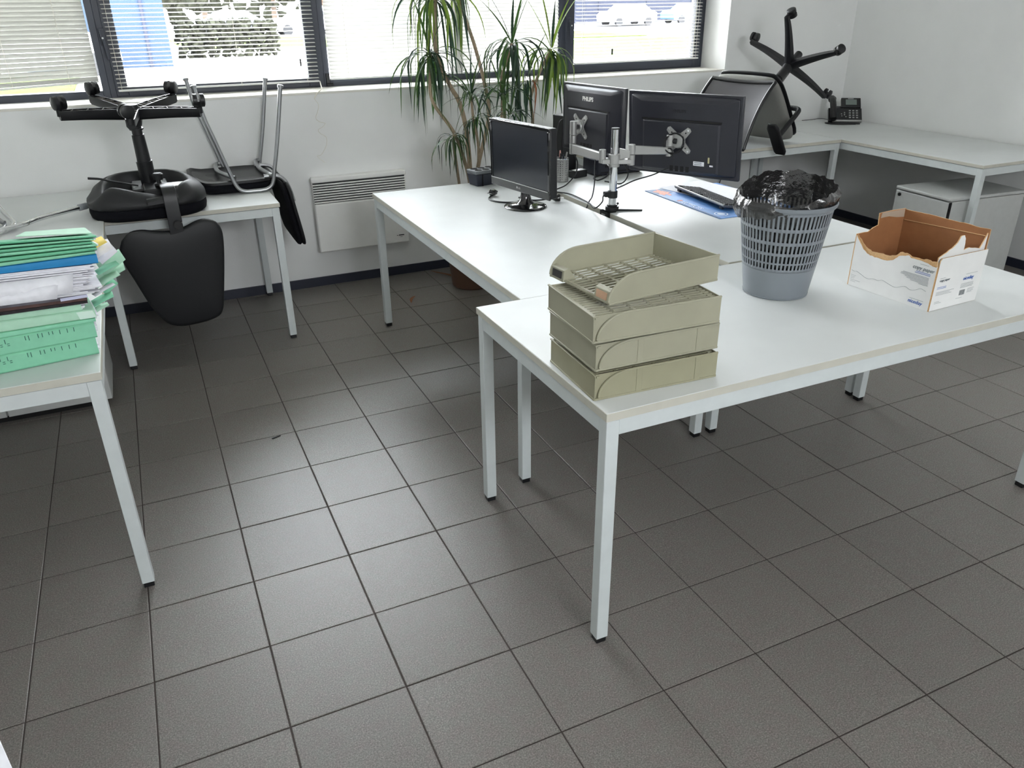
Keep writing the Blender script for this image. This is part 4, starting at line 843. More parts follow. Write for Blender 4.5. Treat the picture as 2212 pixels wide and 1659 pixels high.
for sgn in (-1, 1):
    y_ = sgn*0.262
    ar = MB().tube([C3(0.365, sgn*0.10, -0.03), C3(0.362, sgn*0.22, -0.03), C3(0.368, sgn*0.285, -0.03), C3(0.40, sgn*0.300, -0.032), C3(0.50, sgn*0.300, -0.035), C3(0.615, sgn*0.298, -0.04)], 0.0155, n=10, smooth=4).build('armrest_post', M_blackm, r)
    Ma = Matrix(((rv.x, sv.x, tv.x, C3(0.630, sgn*0.298, -0.04).x), (rv.y, sv.y, tv.y, C3(0.630, sgn*0.298, -0.04).y), (rv.z, sv.z, tv.z, C3(0.630, sgn*0.298, -0.04).z), (0, 0, 0, 1)))
    po = [(-0.040, -0.10), (-0.030, -0.120), (0.030, -0.120), (0.040, -0.10), (0.040, 0.09), (0.026, 0.118), (-0.026, 0.118), (-0.040, 0.09)]
    MB(Ma).pad(po, 0.026, 0.010).build('armrest_pad', M_blackm, r, ang=60)

# ------------------------------------------------------------------ telephone
r = thing('desk_telephone', (4.83, 1.62, 0.7505), 'black office telephone with grey display, on the desk in the corner', 'telephone')
Mp = yaw((4.790, 1.585, 0.7505), radians(-36)) @ Matrix.Scale(1.18, 4)          # local -y faces the camera
tl2 = radians(42)
Mt = Mp @ Matrix.Translation((0.0, -0.075, 0.022)) @ Matrix.Rotation(tl2, 4, 'X')     # tilted face: x right, y up the face, z out
body = MB(Mt).box(-0.100, 0.100, 0.0, 0.100, -0.022, 0.0).build('keypad_body', M_black, r, bev=0.004)
MB(Mt).box(-0.022, 0.095, 0.104, 0.178, -0.014, 0.004).build('display_housing', M_black, r, bev=0.003)
dp = MB(Mt).box(0.004, 0.070, 0.122, 0.164, 0.0042, 0.0050).build('display', mat('phone_display', lin(112, 122, 118), 0.3), r, smooth=False)
MB(Mt).box(0.018, 0.052, 0.169, 0.172, 0.0042, 0.0048).build('brand_strip', M_white, r, smooth=False)
for i in range(3):
    for j in range(4):
        MB(Mt).box(0.022+i*0.021, 0.034+i*0.021, 0.020+j*0.018, 0.028+j*0.018, 0.0, 0.0022).build('key', M_silver, body, bev=0.0008)
for i, (x, y) in enumerate(((-0.022, 0.052), (-0.004, 0.062), (-0.004, 0.045), (-0.020, 0.036), (0.004, 0.030))):
    MB(Mt).cyl((x, y, 0.0), (x, y, 0.002), 0.0035, n=12).build('key', M_silver, body)
MB(Mt).box(-0.075, 0.098, -0.004, 0.006, -0.014, 0.002).build('front_trim', M_silver, r, bev=0.002)
mb = MB(Mt); P_ = [(-0.072, 0.012, 0.006), (-0.074, 0.045, 0.020), (-0.076, 0.090, 0.026), (-0.077, 0.135, 0.022), (-0.078, 0.172, 0.006)]
mb.tube(P_, [0.019, 0.019], n=12, smooth=4); mb.cyl((-0.072, 0.016, 0.008), (-0.072, 0.016, -0.004), 0.024, 0.021, n=18); mb.cyl((-0.078, 0.165, 0.010), (-0.078, 0.165, -0.006), 0.025, 0.021, n=18); mb.build('handset', M_black, r)
mb = MB(Mp); mb.box(-0.085, 0.090, -0.078, 0.030, 0.0, 0.008); mb.bar((-0.04, 0.03, 0.004), (-0.04, 0.035, 0.095), 0.06, 0.010, up=(0, 1, 0)); mb.build('stand', M_black, r, bev=0.002)
mb = MB(); mb.tube([Mp @ Vector((-0.09, -0.07, 0.006)), Mp @ Vector((-0.115, -0.060, 0.005)), Mp @ Vector((-0.10, -0.095, 0.005)), Mp @ Vector((-0.03, -0.115, 0.005)), Mp @ Vector((0.06, -0.10, 0.005))], 0.0045, n=7, smooth=6); mb.build('handset_cord', M_black, r)
mb = MB(); mb.tube([Mp @ Vector((-0.06, 0.03, 0.010)), Mp @ Vector((-0.13, 0.03, 0.018)), Mp @ Vector((-0.19, 0.05, 0.008)), Vector((4.60, 1.808, 0.752))], 0.0022, n=6, smooth=5); mb.build('line_cord', M_black, r)
mb = MB(); mb.tube([(3.98, 1.808, 0.70), (3.99, 1.806, 0.60), (3.96, 1.804, 0.52), (3.90, 1.802, 0.42), (3.86, 1.80, 0.33), (3.84, 1.79, 0.10)], 0.004, n=6, smooth=5)
tag(mb.build('power_cable', M_black), 'black cable hanging under the right back desk along the wall', 'cable')
# ------------------------------------------------------------------ two monitors seen from behind, on a two-armed pole
def monM(c, yw, pit, roll=0.0):
    rx = Vector((cos(yw), sin(yw), 0)); bb = Vector((-sin(yw), cos(yw), 0)); up = Vector((0, 0, 1))*cos(pit)+bb*sin(pit)
    rx2 = rx*cos(roll)+up*sin(roll); up2 = -rx*sin(roll)+up*cos(roll); yv = up2.cross(rx2)
    return Matrix(((rx2.x, yv.x, up2.x, c[0]), (rx2.y, yv.y, up2.y, c[1]), (rx2.z, yv.z, up2.z, c[2]), (0, 0, 0, 1)))   # +y points away from the camera (screen side)
def frustum(mb, x0, x1, z0, z1, y0, ins, y1, mi=0):
    a, b_, c, d = ins
    mb.loft([[(x0, y0, z0), (x1, y0, z0), (x1, y0, z1), (x0, y0, z1)], [(x0+a, y1, z0+c), (x1-b_, y1, z0+c), (x1-b_, y1, z1-d), (x0+a, y1, z1-d)]], mi)
def rear_monitor(Mx, w, h, label, logo, groove):
    r = thing('computer_monitor', Mx.translation.copy(), label, 'monitor', 'twin monitors on the arm')
    MB(Mx).box(-w/2, w/2, 0.0, 0.018, -h/2, h/2).build('bezel', M_monback, r, bev=0.004)
    MB(Mx).box(-w/2+0.014, w/2-0.014, 0.0181, 0.0189, -h/2+0.018, h/2-0.014).build('screen', M_screen, r, smooth=False)
    mb = MB(Mx); frustum(mb, -w/2+0.010, w/2-0.010, -h/2+0.010, h/2-0.006, 0.001, (0.070, 0.070, 0.012, 0.020), -0.026)
    sh = mb.build('rear_shell', M_monback, r, bev=0.010, ang=30)
    mb = MB(Mx); frustum(mb, -w/2+0.085, w/2-0.085, -h/2+0.028, h/2-0.115, -0.0255, (0.012, 0.012, 0.006, 0.004), -0.034); mb.build('rear_cover', M_monback, r, bev=0.004)
    MB(Mx).box(-w/2+0.083, w/2-0.083, -0.030, -0.0262, h/2-0.116, h/2-0.108).build('vent_groove', M_dark, r, smooth=False)
    mb = MB(Mx)
    for i in range(4): mb.box(-0.045+i*0.026, -0.029+i*0.026, -0.0355, -0.0335, -h/2+0.030, -h/2+0.055)
    mb.build('ports', M_dark, r, smooth=False)
    xd = Mx.to_3x3() @ Vector((1, 0, 0)); zd = Mx.to_3x3() @ Vector((0, 0, 1))
    if logo:
        text('PHILIPS', 0.028, Mx @ Vector((-0.048, -0.0272, h/2-0.074)), xd, zd, mat('logo_white', lin(235, 235, 230), 0.4), sh, space=1.0, bold=0.0009)
    else:
        text('PHILIPS', 0.020, Mx @ Vector((-0.040, -0.0268, h/2-0.078)), xd, zd, mat('logo_dark', lin(20, 21, 24), 0.5), sh)
        lb = MB(Mx).box(0.070, 0.122, -0.0350, -0.0342, -0.120, -0.101).build('white_label', M_paper, r, smooth=False)
        mb = MB(Mx); mb.box(0.074, 0.110, -0.0354, -0.0351, -0.1075, -0.1045); mb.box(0.074, 0.110, -0.0354, -0.0351, -0.1160, -0.1130); mb.build('small_print', M_ink, lb, smooth=False)
        MB(Mx).box(0.148, 0.164, -0.0350, -0.0342, -0.119, -0.112).build('white_label', M_paper, r, smooth=False)
        MB(Mx).box(0.139, 0.147, -0.0356, -0.0342, -0.104, -0.078).build('sticker', mat('sticker_beige', lin(186, 180, 140), 0.7), r, smooth=False)
    return r
MLm = monM((2.021, 0.579, 1.066), -1.458, 0.003, 0.005); MRm = monM((2.199, 0.061, 1.046), -1.041, -0.120, -0.001)
rear_monitor(MLm, 0.51, 0.33, 'black monitor seen from behind with bright white brand lettering, on the left arm', True, 0)
rear_monitor(MRm, 0.55, 0.37, 'larger black monitor seen from behind with white label stickers, on right arm', False, 0)
# arm
r = thing('twin_monitor_stand', (1.866, 0.105, 0.7312), 'silver twin monitor arms on a chrome pole clamped to the desk edge', 'monitor stand')
px_, py_ = 1.866, 0.105
MB().cyl((px_, py_, 0.745), (px_, py_, 1.092), 0.0175, n=32).build('pole', M_chrome, r)
MB().cyl((px_, py_, 1.092), (px_, py_, 1.098), 0.0185, n=32).build('pole_cap', M_black, r, bev=0.001)
mb = MB(); mb.cyl((px_, py_, 0.7315), (px_, py_, 0.752), 0.031, n=32); mb.cyl((px_, py_, 0.752), (px_, py_, 0.760), 0.024, n=32); mb.build('base_collar', M_black, r, bev=0.002)
MB().bar((px_+0.01, py_, 0.7370), (px_+0.125, py_-0.062, 0.7345), 0.046, 0.011, w2=0.026, h2=0.006).build('base_foot', M_black, r, bev=0.002)
cl = MB(); cl.box(1.815, 1.862, 0.062, 0.128, 0.7315, 0.7365); cl.box(1.815, 1.8305, 0.062, 0.128, 0.665, 0.7365); cl.build('desk_clamp', M_black, r, bev=0.001)
MB().box(1.8142, 1.8149, 0.080, 0.112, 0.712, 0.724).build('clamp_label', M_silver, r, smooth=False)
mb = MB(); mb.cyl((px_+0.022, py_+0.02, 0.748), (px_+0.050, py_+0.03, 0.752), 0.006, n=10); mb.build('set_screw', M_black, r)
mb = MB(); mb.cyl((px_, py_, 0.790), (px_, py_, 0.822), 0.0225, n=28); mb.box(px_-0.045, px_-0.015, py_-0.012, py_+0.012, 0.798, 0.821); mb.build('cable_clip', M_black, r, bev=0.002)
mb = MB(); mb.cyl((px_, py_, 0.930), (px_, py_, 0.944), 0.025, n=32); mb.cyl((px_, py_, 0.944), (px_, py_, 0.985), 0.0265, n=32); mb.build('collar', M_silver, r, bev=0.0015)
dl = Vector((-0.055, 0.055, 0)); jl = Vector((1.822, 0.135, 0)); jr = Vector((1.936, 0.074, 0))
mb = MB(); mb.bar((px_, py_, 0.953), (jl.x, jl.y, 0.953), 0.038, 0.020); mb.bar((px_, py_, 0.953), (jr.x, jr.y, 0.953), 0.038, 0.020); mb.build('cross_bracket', M_silver, r, bev=0.003)
mb = MB(); mb.cyl((jl.x, jl.y, 0.945), (jl.x, jl.y, 1.004), 0.0155, n=24); mb.build('joint', M_silver, r, bev=0.0015)
mb = MB(); mb.cyl((jr.x, jr.y, 0.936), (jr.x, jr.y, 0.982), 0.0165, n=24); mb.cyl((jr.x, jr.y, 0.984), (jr.x, jr.y, 1.026), 0.0165, n=24); mb.build('joint', M_silver, r, bev=0.0015)
MB().bar((px_+0.02, py_-0.008, 0.985), (jr.x-0.008, jr.y, 0.985), 0.016, 0.050, w2=0.020, h2=0.030).build('gusset', M_silver, r, bev=0.002)
el = Vector((1.880, 0.515, 0)); er = Vector((2.128, 0.058, 0))
mb = MB(); mb.bar((jl.x, jl.y, 0.972), (el.x, el.y, 0.948), 0.018, 0.036, w2=0.020, h2=0.046); mb.build('left_arm', M_silver, r, bev=0.004)
mb = MB(); mb.bar((jr.x, jr.y, 1.002), (er.x, er.y, 0.985), 0.018, 0.040, w2=0.018, h2=0.032); mb.build('right_arm', M_silver, r, bev=0.004)
def post(p, z0, z1, z2, z3):
    mb = MB(); mb.cyl((p.x, p.y, z0), (p.x, p.y, z1), 0.0165, n=24); mb.cyl((p.x, p.y, z1+0.002), (p.x, p.y, z2), 0.0160, n=24); mb.cyl((p.x, p.y, z2+0.002), (p.x, p.y, z3), 0.0165, n=24); return mb.build('elbow_post', M_silver, r, bev=0.0012)
post(el, 0.922, 0.972, 1.012, 1.078); post(er, 0.962, 1.000, 1.004, 1.055)
def vesa(Mx, cx, cz, yoff, post_p, pz):
    pl = []; R0 = 0.072; k = 0.012; q = 0.019
    for i in range(4):
        a = pi/4+i*pi/2; d = Vector((cos(a), sin(a))); s_ = Vector((-d.y, d.x))
        nx_ = Vector((cos(a+pi/4), sin(a+pi/4)))
        for v in (d*R0-s_*k, d*(R0+0.005), d*R0+s_*k): pl.append(v)
        pl.append(nx_*0.026)
    P_ = [(cx+v.x, cz+v.y) for v in pl]
    v_ = MB(Mx).prism(P_, yoff-0.003, yoff).build('mounting_plate', M_silver, r, bev=0.0008)
    for i in range(4):
        a = pi/4+i*pi/2
        MB(Mx).cyl((cx+cos(a)*0.066, yoff-0.003, cz+sin(a)*0.066), (cx+cos(a)*0.066, yoff-0.0062, cz+sin(a)*0.066), 0.0045, n=12).build('screw', M_chrome, v_)
        MB(Mx).cyl((cx+cos(a)*0.048, yoff-0.0030, cz+sin(a)*0.048), (cx+cos(a)*0.048, yoff-0.0034, cz+sin(a)*0.048), 0.0035, n=12).build('hole', M_dark, v_)
    mb = MB(Mx); mb.cyl((cx, yoff-0.003, cz), (cx, yoff-0.012, cz), 0.034, 0.034, n=32); mb.cyl((cx, yoff-0.013, cz), (cx, yoff-0.021, cz), 0.031, 0.028, n=32); mb.build('swivel_disc', M_silver, r, bev=0.001)
    w = Mx @ Vector((cx, yoff-0.02, cz)); MB().cyl(tuple(w), (post_p.x, post_p.y, pz), 0.012, n=16).build('swivel_stub', M_black, r)
vesa(MLm, -0.048, -0.033, -0.0345, el, 1.045)
vesa(MRm, -0.004, -0.012, -0.0345, er, 1.030)
# cable coil on the right mount
mb = MB(); rr = random.Random(3)
c0 = MRm @ Vector((-0.010, -0.075, -0.018)); ux = MRm.to_3x3() @ Vector((1, 0, 0)); uz = MRm.to_3x3() @ Vector((0, 0, 1)); uy = MRm.to_3x3() @ Vector((0, 1, 0))
pts = [c0+ux*cos(t*0.35)*(0.040+0.004*sin(t))+uz*sin(t*0.35)*(0.043+0.003*cos(t*1.7))+uy*(0.02*sin(t*0.35+1)+0.0012*(t % 7)) for t in range(0, 90)]
mb.tube(pts, 0.0021, n=6)
c1 = c0-uz*0.040-ux*0.018-uy*0.01
mb.tube([c1+ux*cos(t*0.5)*0.020+uz*sin(t*0.5)*0.020+uy*0.0008*(t % 9) for t in range(0, 52)]+[c1-uz*0.045+ux*0.02], 0.0022, n=6)
tag(mb.build('coiled_cable', M_black), 'thin black cable coiled around the right monitor mount', 'cable')

# ------------------------------------------------------------------ small monitor facing the camera
GM = monM((1.526, 0.385, 0.9545), -1.413, -0.022, 0.002)
w, h = 0.483, 0.307
r = thing('desk_monitor', (1.553, 0.376, 0.7262), 'black widescreen monitor facing the camera on a round glossy foot', 'monitor')
mb = MB(GM); mb.box(-w/2, w/2, 0.0, 0.040, -h/2, h/2); mb.build('casing', M_black, r, bev=0.006)
mb = MB(GM); mb.loft([[(-w*0.42, 0.038, -h*0.36), (w*0.42, 0.038, -h*0.36), (w*0.42, 0.038, h*0.38), (-w*0.42, 0.038, h*0.38)], [(-w*0.30, 0.062, -h*0.25), (w*0.30, 0.062, -h*0.25), (w*0.30, 0.062, h*0.25), (-w*0.30, 0.062, h*0.25)]]); mb.build('rear_shell', M_black, r, bev=0.006)
mb = MB(GM); e = 0.014
mb.box(-w/2, w/2, -0.006, 0.004, h/2-e, h/2); mb.box(-w/2, -w/2+e, -0.006, 0.004, -h/2+0.034, h/2-e); mb.box(w/2-e, w/2, -0.006, 0.004, -h/2+0.034, h/2-e); mb.build('bezel', M_gloss, r, bev=0.002)
ch = MB(GM).box(-w/2, w/2, -0.007, 0.004, -h/2-0.004, -h/2+0.034).build('lower_bezel', M_gloss, r, bev=0.003)
MB(GM).box(-w/2+0.004, w/2-0.012, -0.0078, -0.0068, -h/2+0.0315, -h/2+0.0345).build('silver_strip', M_silver, r, smooth=False)
MB(GM).box(-w/2+e, w/2-e, -0.002, -0.0005, -h/2+0.034, h/2-e).build('screen', M_screen, r, smooth=False)
xd = GM.to_3x3() @ Vector((1, 0, 0)); zd = GM.to_3x3() @ Vector((0, 0, 1))
text('LG', 0.014, GM @ Vector((-0.004, -0.0074, -h/2+0.010)), xd, zd, M_silver, ch)
MB(GM).cyl((-0.014, -0.0070, -h/2+0.015), (-0.014, -0.0078, -h/2+0.015), 0.0055, n=20).build('logo_disc', M_silver, ch)
bx_, by_ = 1.553, 0.376
MB().lathe([(0.0, 0.020), (0.030, 0.019), (0.060, 0.013), (0.088, 0.0085), (0.099, 0.006), (0.1015, 0.003), (0.100, 0.0), (0.0, 0.0)], (bx_, by_, 0.7262), 64).build('round_foot', M_gloss, r, ang=60)
nk = GM @ Vector((0, 0.030, -h/2+0.03)); MB().loft([[(bx_+cos(a)*rx_+dx, by_+sin(a)*ry_+dy, z) for a in [2*pi*i/24 for i in range(24)]] for rx_, ry_, z, dx, dy in ((0.046, 0.040, 0.7400, 0, 0), (0.030, 0.026, 0.756, 0, 0), (0.022, 0.024, 0.785, 0, 0), (0.022, 0.026, 0.84, (nk.x-bx_)*0.8, (nk.y-by_)*0.8))]).build('neck', M_gloss, r, ang=60)

# ------------------------------------------------------------------ socket block, pen cup, devices
r = thing('socket_block', (1.585, 0.935, 0.7255), 'black desktop socket block by the small monitor, at the rear desk edge', 'power strip')
SM = yaw((1.520, 0.892, 0.7255), radians(10))
mb = MB(SM); mb.loft([[(0, 0, 0), (0.185, 0, 0), (0.185, 0.080, 0), (0, 0.080, 0)], [(-0.008, -0.006, 0.062), (0.193, -0.006, 0.062), (0.193, 0.092, 0.062), (-0.008, 0.092, 0.062)]]); mb.build('housing', M_base, r, bev=0.004)
tp = MB(SM).box(-0.009, 0.194, -0.007, 0.093, 0.0625, 0.080).build('top_plate', mat('socket_grey', lin(112, 116, 120), 0.35), r, bev=0.004)
for i in range(4):
    for j in range(2):
        MB(SM).lathe([(0.0, 0.0805), (0.0160, 0.0805), (0.0175, 0.0815), (0.0190, 0.0815), (0.0190, 0.0800)], (0.022+i*0.046, 0.020+j*0.046, 0), 20).build('socket', M_dark, tp)
MB(SM).box(0.028, 0.034, -0.0075, -0.0045, 0.001, 0.062).build('seam', M_dark, r, smooth=False)
r = thing('pen_cup', (1.966, 0.790, 0.7315), 'perforated steel pen cup standing between the monitors', 'pen cup')
N = 44; V = []; F = []; zs = [0.0, 0.006]; 
for i in range(9): zs += [0.012+i*0.0115, 0.0155+i*0.0115]
zs += [0.118, 0.121]
R0, cc0 = 0.0385, (1.966, 0.790, 0.7315)
for z in zs: V += [(cc0[0]+R0*cos(2*pi*k/N), cc0[1]+R0*sin(2*pi*k/N), cc0[2]+z) for k in range(N)]
for i in range(len(zs)-1):
    hole = i >= 2 and i % 2 == 0 and i < 20
    for k in range(N):
        if hole and k % 2 == 0 and (k % 11) != 10: continue
        F.append((i*N+k, i*N+(k+1) % N, (i+1)*N+(k+1) % N, (i+1)*N+k))
mb = MB(); mb.add(V, F); o = mb.build('perforated_wall', M_silver, r, ang=60); md = o.modifiers.new('thick', 'SOLIDIFY'); md.thickness = 0.0012
MB().lathe([(0, 0.001), (0.038, 0.001), (0.0392, 0.003)], cc0, 40).build('bottom', M_silver, r); MB().lathe([(0.0385, 0.118), (0.0400, 0.119), (0.0400, 0.1225), (0.0380, 0.1225), (0.0375, 0.118)], cc0, 44).build('rim', M_chrome, r)
pens = [((1.960, 0.780), (1.948, 0.765), 'black', M_black), ((1.972, 0.795), (1.990, 0.775), 'silver', M_silver), ((1.962, 0.800), (1.958, 0.792), 'pink-capped', mat('pen_pink', lin(214, 160, 150), 0.5)), ((1.975, 0.785), (1.972, 0.782), 'dark blue', M_base)]
for (a, b_, nm, m), hh in zip(pens, (0.150, 0.152, 0.160, 0.138)):
    a3 = Vector((a[0], a[1], 0.7345)); b3 = Vector((b_[0], b_[1], 0.7315+hh)); d = (b3-a3)
    pt = thing('pen', a3, '%s pen standing in the perforated steel cup' % nm, 'pen', 'pens in the cup')
    MB().cyl(a3, a3+d*0.78, 0.0035, 0.0042, n=10).build('barrel', M_black if nm != 'silver' else M_silver, pt); MB().cyl(a3+d*0.78, b3, 0.0050, 0.0042, n=10).build('cap', m, pt)
r = thing('docking_station', (2.33, 0.86, 0.7315), 'low black device box behind the monitor pole, cables lying on it', 'computer')
DM = yaw((2.190, 0.790, 0.7315), radians(2))
MB(DM).box(0, 0.30, 0.0, 0.155, 0.004, 0.088).build('housing', M_base, r, bev=0.006)
MB(DM).box(0.02, 0.28, -0.0015, 0.0, 0.018, 0.022).build('front_seam', M_dark, r, smooth=False)
for x in (0.02, 0.27):
    MB(DM).box(x, x+0.018, 0.01, 0.03, 0.0, 0.005).build('rubber_foot', M_dark, r, smooth=False)
mb = MB(DM)
for i in range(14): mb.box(0.05+i*0.012, 0.056+i*0.012, -0.0012, 0.0, 0.045, 0.075)
mb.build('vent_slots', M_dark, r, smooth=False)
r = thing('computer_tower', (2.15, 1.00, 0.7315), 'slim black computer standing behind the left monitor, ports showing', 'computer')
TM_ = yaw((2.066, 0.905, 0.7315), radians(8))
MB(TM_).box(-0.040, 0.060, 0.0, 0.090, 0.0, 0.318).build('housing', M_black, r, bev=0.004)
for i, z in enumerate((0.302, 0.286, 0.262)): MB(TM_).box(-0.030, -0.012, -0.002, 0.0, z-0.010, z).build('port', M_silver if i != 1 else M_white, r, smooth=False)
r = thing('adapter', (2.10, 0.83, 0.7315), 'small black power brick among cables behind the pen cup', 'adapter')
MB(yaw((2.055, 0.800, 0.7315), radians(14))).box(0, 0.095, 0, 0.055, 0, 0.040).build('housing', M_black, r, bev=0.006)
MB(yaw((2.055, 0.800, 0.7315), radians(14))).box(0.01, 0.05, 0.01, 0.04, 0.040, 0.0405).build('rating_label', M_white, r, smooth=False)

# ------------------------------------------------------------------ cables
def cable(name, pts, rad, label, cat='cable', m=None, grp=None, k=6):
    mb = MB(); mb.tube([Vector(p) for p in pts], rad, n=7, smooth=k); return tag(mb.build(name, m or M_black), label, cat, grp)
H_ = HC+0.004
cable('monitor_cable', [(2.16, 0.10, 0.90), (2.10, 0.13, 0.868), (2.00, 0.13, 0.852), (1.92, 0.115, 0.835), (px_-0.045, py_-0.005, 0.812), (1.815, 0.11, 0.775), (1.800, 0.15, 0.739), (1.838, 0.27, H_), (1.85, 0.40, H_), (1.845, 0.50, H_), (1.80, 0.60, 0.7295), (1.77, 0.66, 0.7295)], 0.0032, 'black cable from the right monitor down through the pole clip')
cable('hanging_cable', [(1.985, 0.47, 0.915), (1.965, 0.44, 0.87), (1.93, 0.38, 0.80), (1.885, 0.32, 0.752), (1.845, 0.28, 0.738), (1.815, 0.262, 0.70)], 0.0034, 'black cable hanging from the left arm into the gap between the desks')
cable('loose_cable', [(1.885, 0.515, 0.925), (1.90, 0.50, 0.88), (1.90, 0.52, 0.82), (1.865, 0.55, 0.765), (1.815, 0.575, 0.738), (1.80, 0.585, 0.70)], 0.0034, 'black cable passing in front of the pen cup into the desk gap')
cable('loose_cable', [(2.02, 0.73, 0.875), (2.06, 0.66, 0.89), (2.12, 0.58, 0.885), (2.17, 0.52, 0.86), (2.20, 0.50, 0.80), (2.20, 0.56, 0.738), (2.16, 0.66, H_)], 0.0035, 'black cable arching behind the silver left monitor arm')
cable('loose_cable', [(2.235, 0.785, 0.80), (2.215, 0.70, 0.79), (2.17, 0.66, 0.76), (2.14, 0.70, H_), (2.15, 0.76, H_), (2.20, 0.77, 0.745)], 0.0045, 'thick black cable looping from the low device box')
cable('side_cable', [(2.055, 0.90, 1.030), (2.000, 0.88, 1.025), (1.975, 0.87, 0.95), (1.985, 0.875, 0.86), (2.03, 0.86, 0.80)], 0.0038, 'black cable bowing out left of the tower behind the left monitor')
cable('power_lead', [(1.60, 0.50, 0.7295), (1.54, 0.47, 0.7295), (1.475, 0.505, 0.7295), (1.455, 0.585, 0.7295), (1.50, 0.655, 0.7295), (1.53, 0.66, 0.735)], 0.0042, 'black power lead with plug lying left behind the small monitor')
def plug(c, a, label):
    r = thing('power_plug', c, label, 'plug', 'plugs lying by the small monitor'); Mx = yaw(c, a)
    MB(Mx).loft([[(x, cos(t)*q*1.0, 0.018+sin(t)*q) for t in [2*pi*i/16 for i in range(16)]] for x, q in ((-0.030, 0.006), (-0.022, 0.010), (-0.010, 0.0165), (0.008, 0.0175), (0.012, 0.016))]).build('body', M_gloss, r)
    for s_ in (-1, 1): MB(Mx).cyl((0.012, s_*0.009, 0.018), (0.030, s_*0.009, 0.018), 0.0024, n=8).build('pin', M_chrome, r)
plug((1.503, 0.650, 0.7262), radians(200), 'black plug lying left of the small monitor by the socket block'); plug((1.735, 0.395, 0.7262), radians(-20), 'black plug lying right of the small monitor near the desk gap')
cable('power_lead', [(1.705, 0.405, 0.7440), (1.67, 0.43, 0.735), (1.63, 0.47, 0.7295), (1.60, 0.55, 0.7295)], 0.0040, 'short black lead running to the plug right of the small monitor')
# ------------------------------------------------------------------ keyboard, desk mat, papers
KM = yaw((2.352, 0.300, 0.0), radians(-96.5))      # local x along the keyboard, local y towards the far side (+x world)
z0 = 0.7315
r = thing('desk_mat', (2.42, 0.06, z0), 'blue printed desk mat with red picture, half hidden under the keyboard', 'desk mat')
MM = yaw((2.225, 0.375, 0.0), radians(-92))
M_matb = mat('mat_blue', lin(84, 134, 196), 0.55, noise=0.12, nscale=30)
MB(MM).box(0, 0.625, 0, 0.44, z0, z0+0.0022).build('sheet', M_matb, r, smooth=False)
MB(MM).box(0, 0.625, 0, 0.010, z0+0.0022, z0+0.0026).build('dark_border', mat('mat_dark_blue', lin(52, 76, 116), 0.6), r, smooth=False)
MB(MM).box(0, 0.10, 0.010, 0.10, z0+0.0022, z0+0.0026).build('dark_corner', mat('mat_dark_blue2', lin(62, 92, 136), 0.6, noise=0.2, nscale=50), r, smooth=False)
ob_ = []
for i in range(26):
    a = 2*pi*i/26; q = 1+0.25*sin(5*a)+0.15*sin(9*a+1); ob_.append((0.082+0.060*q*cos(a), 0.052+0.030*q*sin(a)))
mb = MB(MM); mb.add([(x, y, z0+0.0030) for x, y in ob_], [tuple(range(26))]); mb.build('printed_picture', mat('print_red', lin(208, 120, 92), 0.6, noise=0.35, nscale=90), r, smooth=False)
xd = MM.to_3x3() @ Vector((1, 0, 0)); yd = MM.to_3x3() @ Vector((0, 1, 0))
text('ARTIFICES', 0.040, MM @ Vector((0.275, 0.018, z0+0.0028)), xd, yd, mat('print_pale', lin(206, 220, 238), 0.6), r, ext=0.0001, space=0.95)
MB(MM).box(0.255, 0.268, 0.02, 0.05, z0+0.0024, z0+0.0028).build('printed_mark', bpy.data.materials['print_red'], r, smooth=False)
mb = MB(MM); mb.lathe([(0.026, z0+0.0028), (0.032, z0+0.0028)], (0.560, 0.055, 0), 28); mb.lathe([(0.0, z0+0.0028), (0.018, z0+0.0028)], (0.560, 0.055, 0), 24); mb.build('printed_emblem', bpy.data.materials['print_pale'], r, smooth=False)
r = thing('paper_sheet', (2.52, 0.24, z0), 'large white sheet lying under and behind the keyboard', 'paper', 'papers by the keyboard')
MB(yaw((2.32, 0.395, 0), radians(-80))).box(0, 0.42, 0.0, 0.297, z0+0.0032, z0+0.0042).build('sheet', M_paper, r, smooth=False)
r = thing('paper_sheet', (2.55, 0.02, z0), 'second white sheet, nearer the bin, beside the keyboard', 'paper', 'papers by the keyboard')
MB(yaw((2.415, 0.18, 0), radians(-97))).box(0, 0.297, 0.0, 0.21, z0+0.0046, z0+0.0054).build('sheet', M_paper, r, smooth=False)
r = thing('keyboard', (2.42, 0.07, z0+0.0045), 'slim black keyboard on the blue mat, half hidden by the bin', 'keyboard')
KB = KM @ Matrix.Translation((0, 0, z0+0.030)) @ Matrix.Rotation(radians(-9), 4, 'X')
MB(KB).box(0, 0.455, 0.0, 0.150, -0.012, 0.0).build('base', mat('keyboard_grey', lin(70, 74, 84), 0.35), r, bev=0.004)
MB(KB).box(0.003, 0.452, -0.004, 0.006, -0.006, 0.002).build('rear_edge', M_silver, r, bev=0.0015)
for x in (0.02, 0.41): MB(KM).box(x, x+0.024, 0.004, 0.016, z0+0.0058, z0+0.022).build('flip_foot', M_black, r, bev=0.001)
mb = MB(KB)
for j in range(6):
    n = 22; x = 0.010
    for i in range(n):
        w_ = 0.0165
        if j == 5 and 4 <= i <= 8:
            if i > 4: x += 0.0198; continue
            w_ = 0.095
        if j == 0 and i in (1, 6, 11): x += 0.0198; continue
        y_ = 0.012+j*0.0222; mb.loft([[(x, y_, 0.0), (x+w_, y_, 0.0), (x+w_, y_+0.0185, 0.0), (x, y_+0.0185, 0.0)], [(x+0.002, y_+0.002, 0.005), (x+w_-0.002, y_+0.002, 0.005), (x+w_-0.002, y_+0.0165, 0.005), (x+0.002, y_+0.0165, 0.005)]]); x += 0.0198
o = mb.build('keys', M_black, r, smooth=False); o['kind'] = 'stuff'

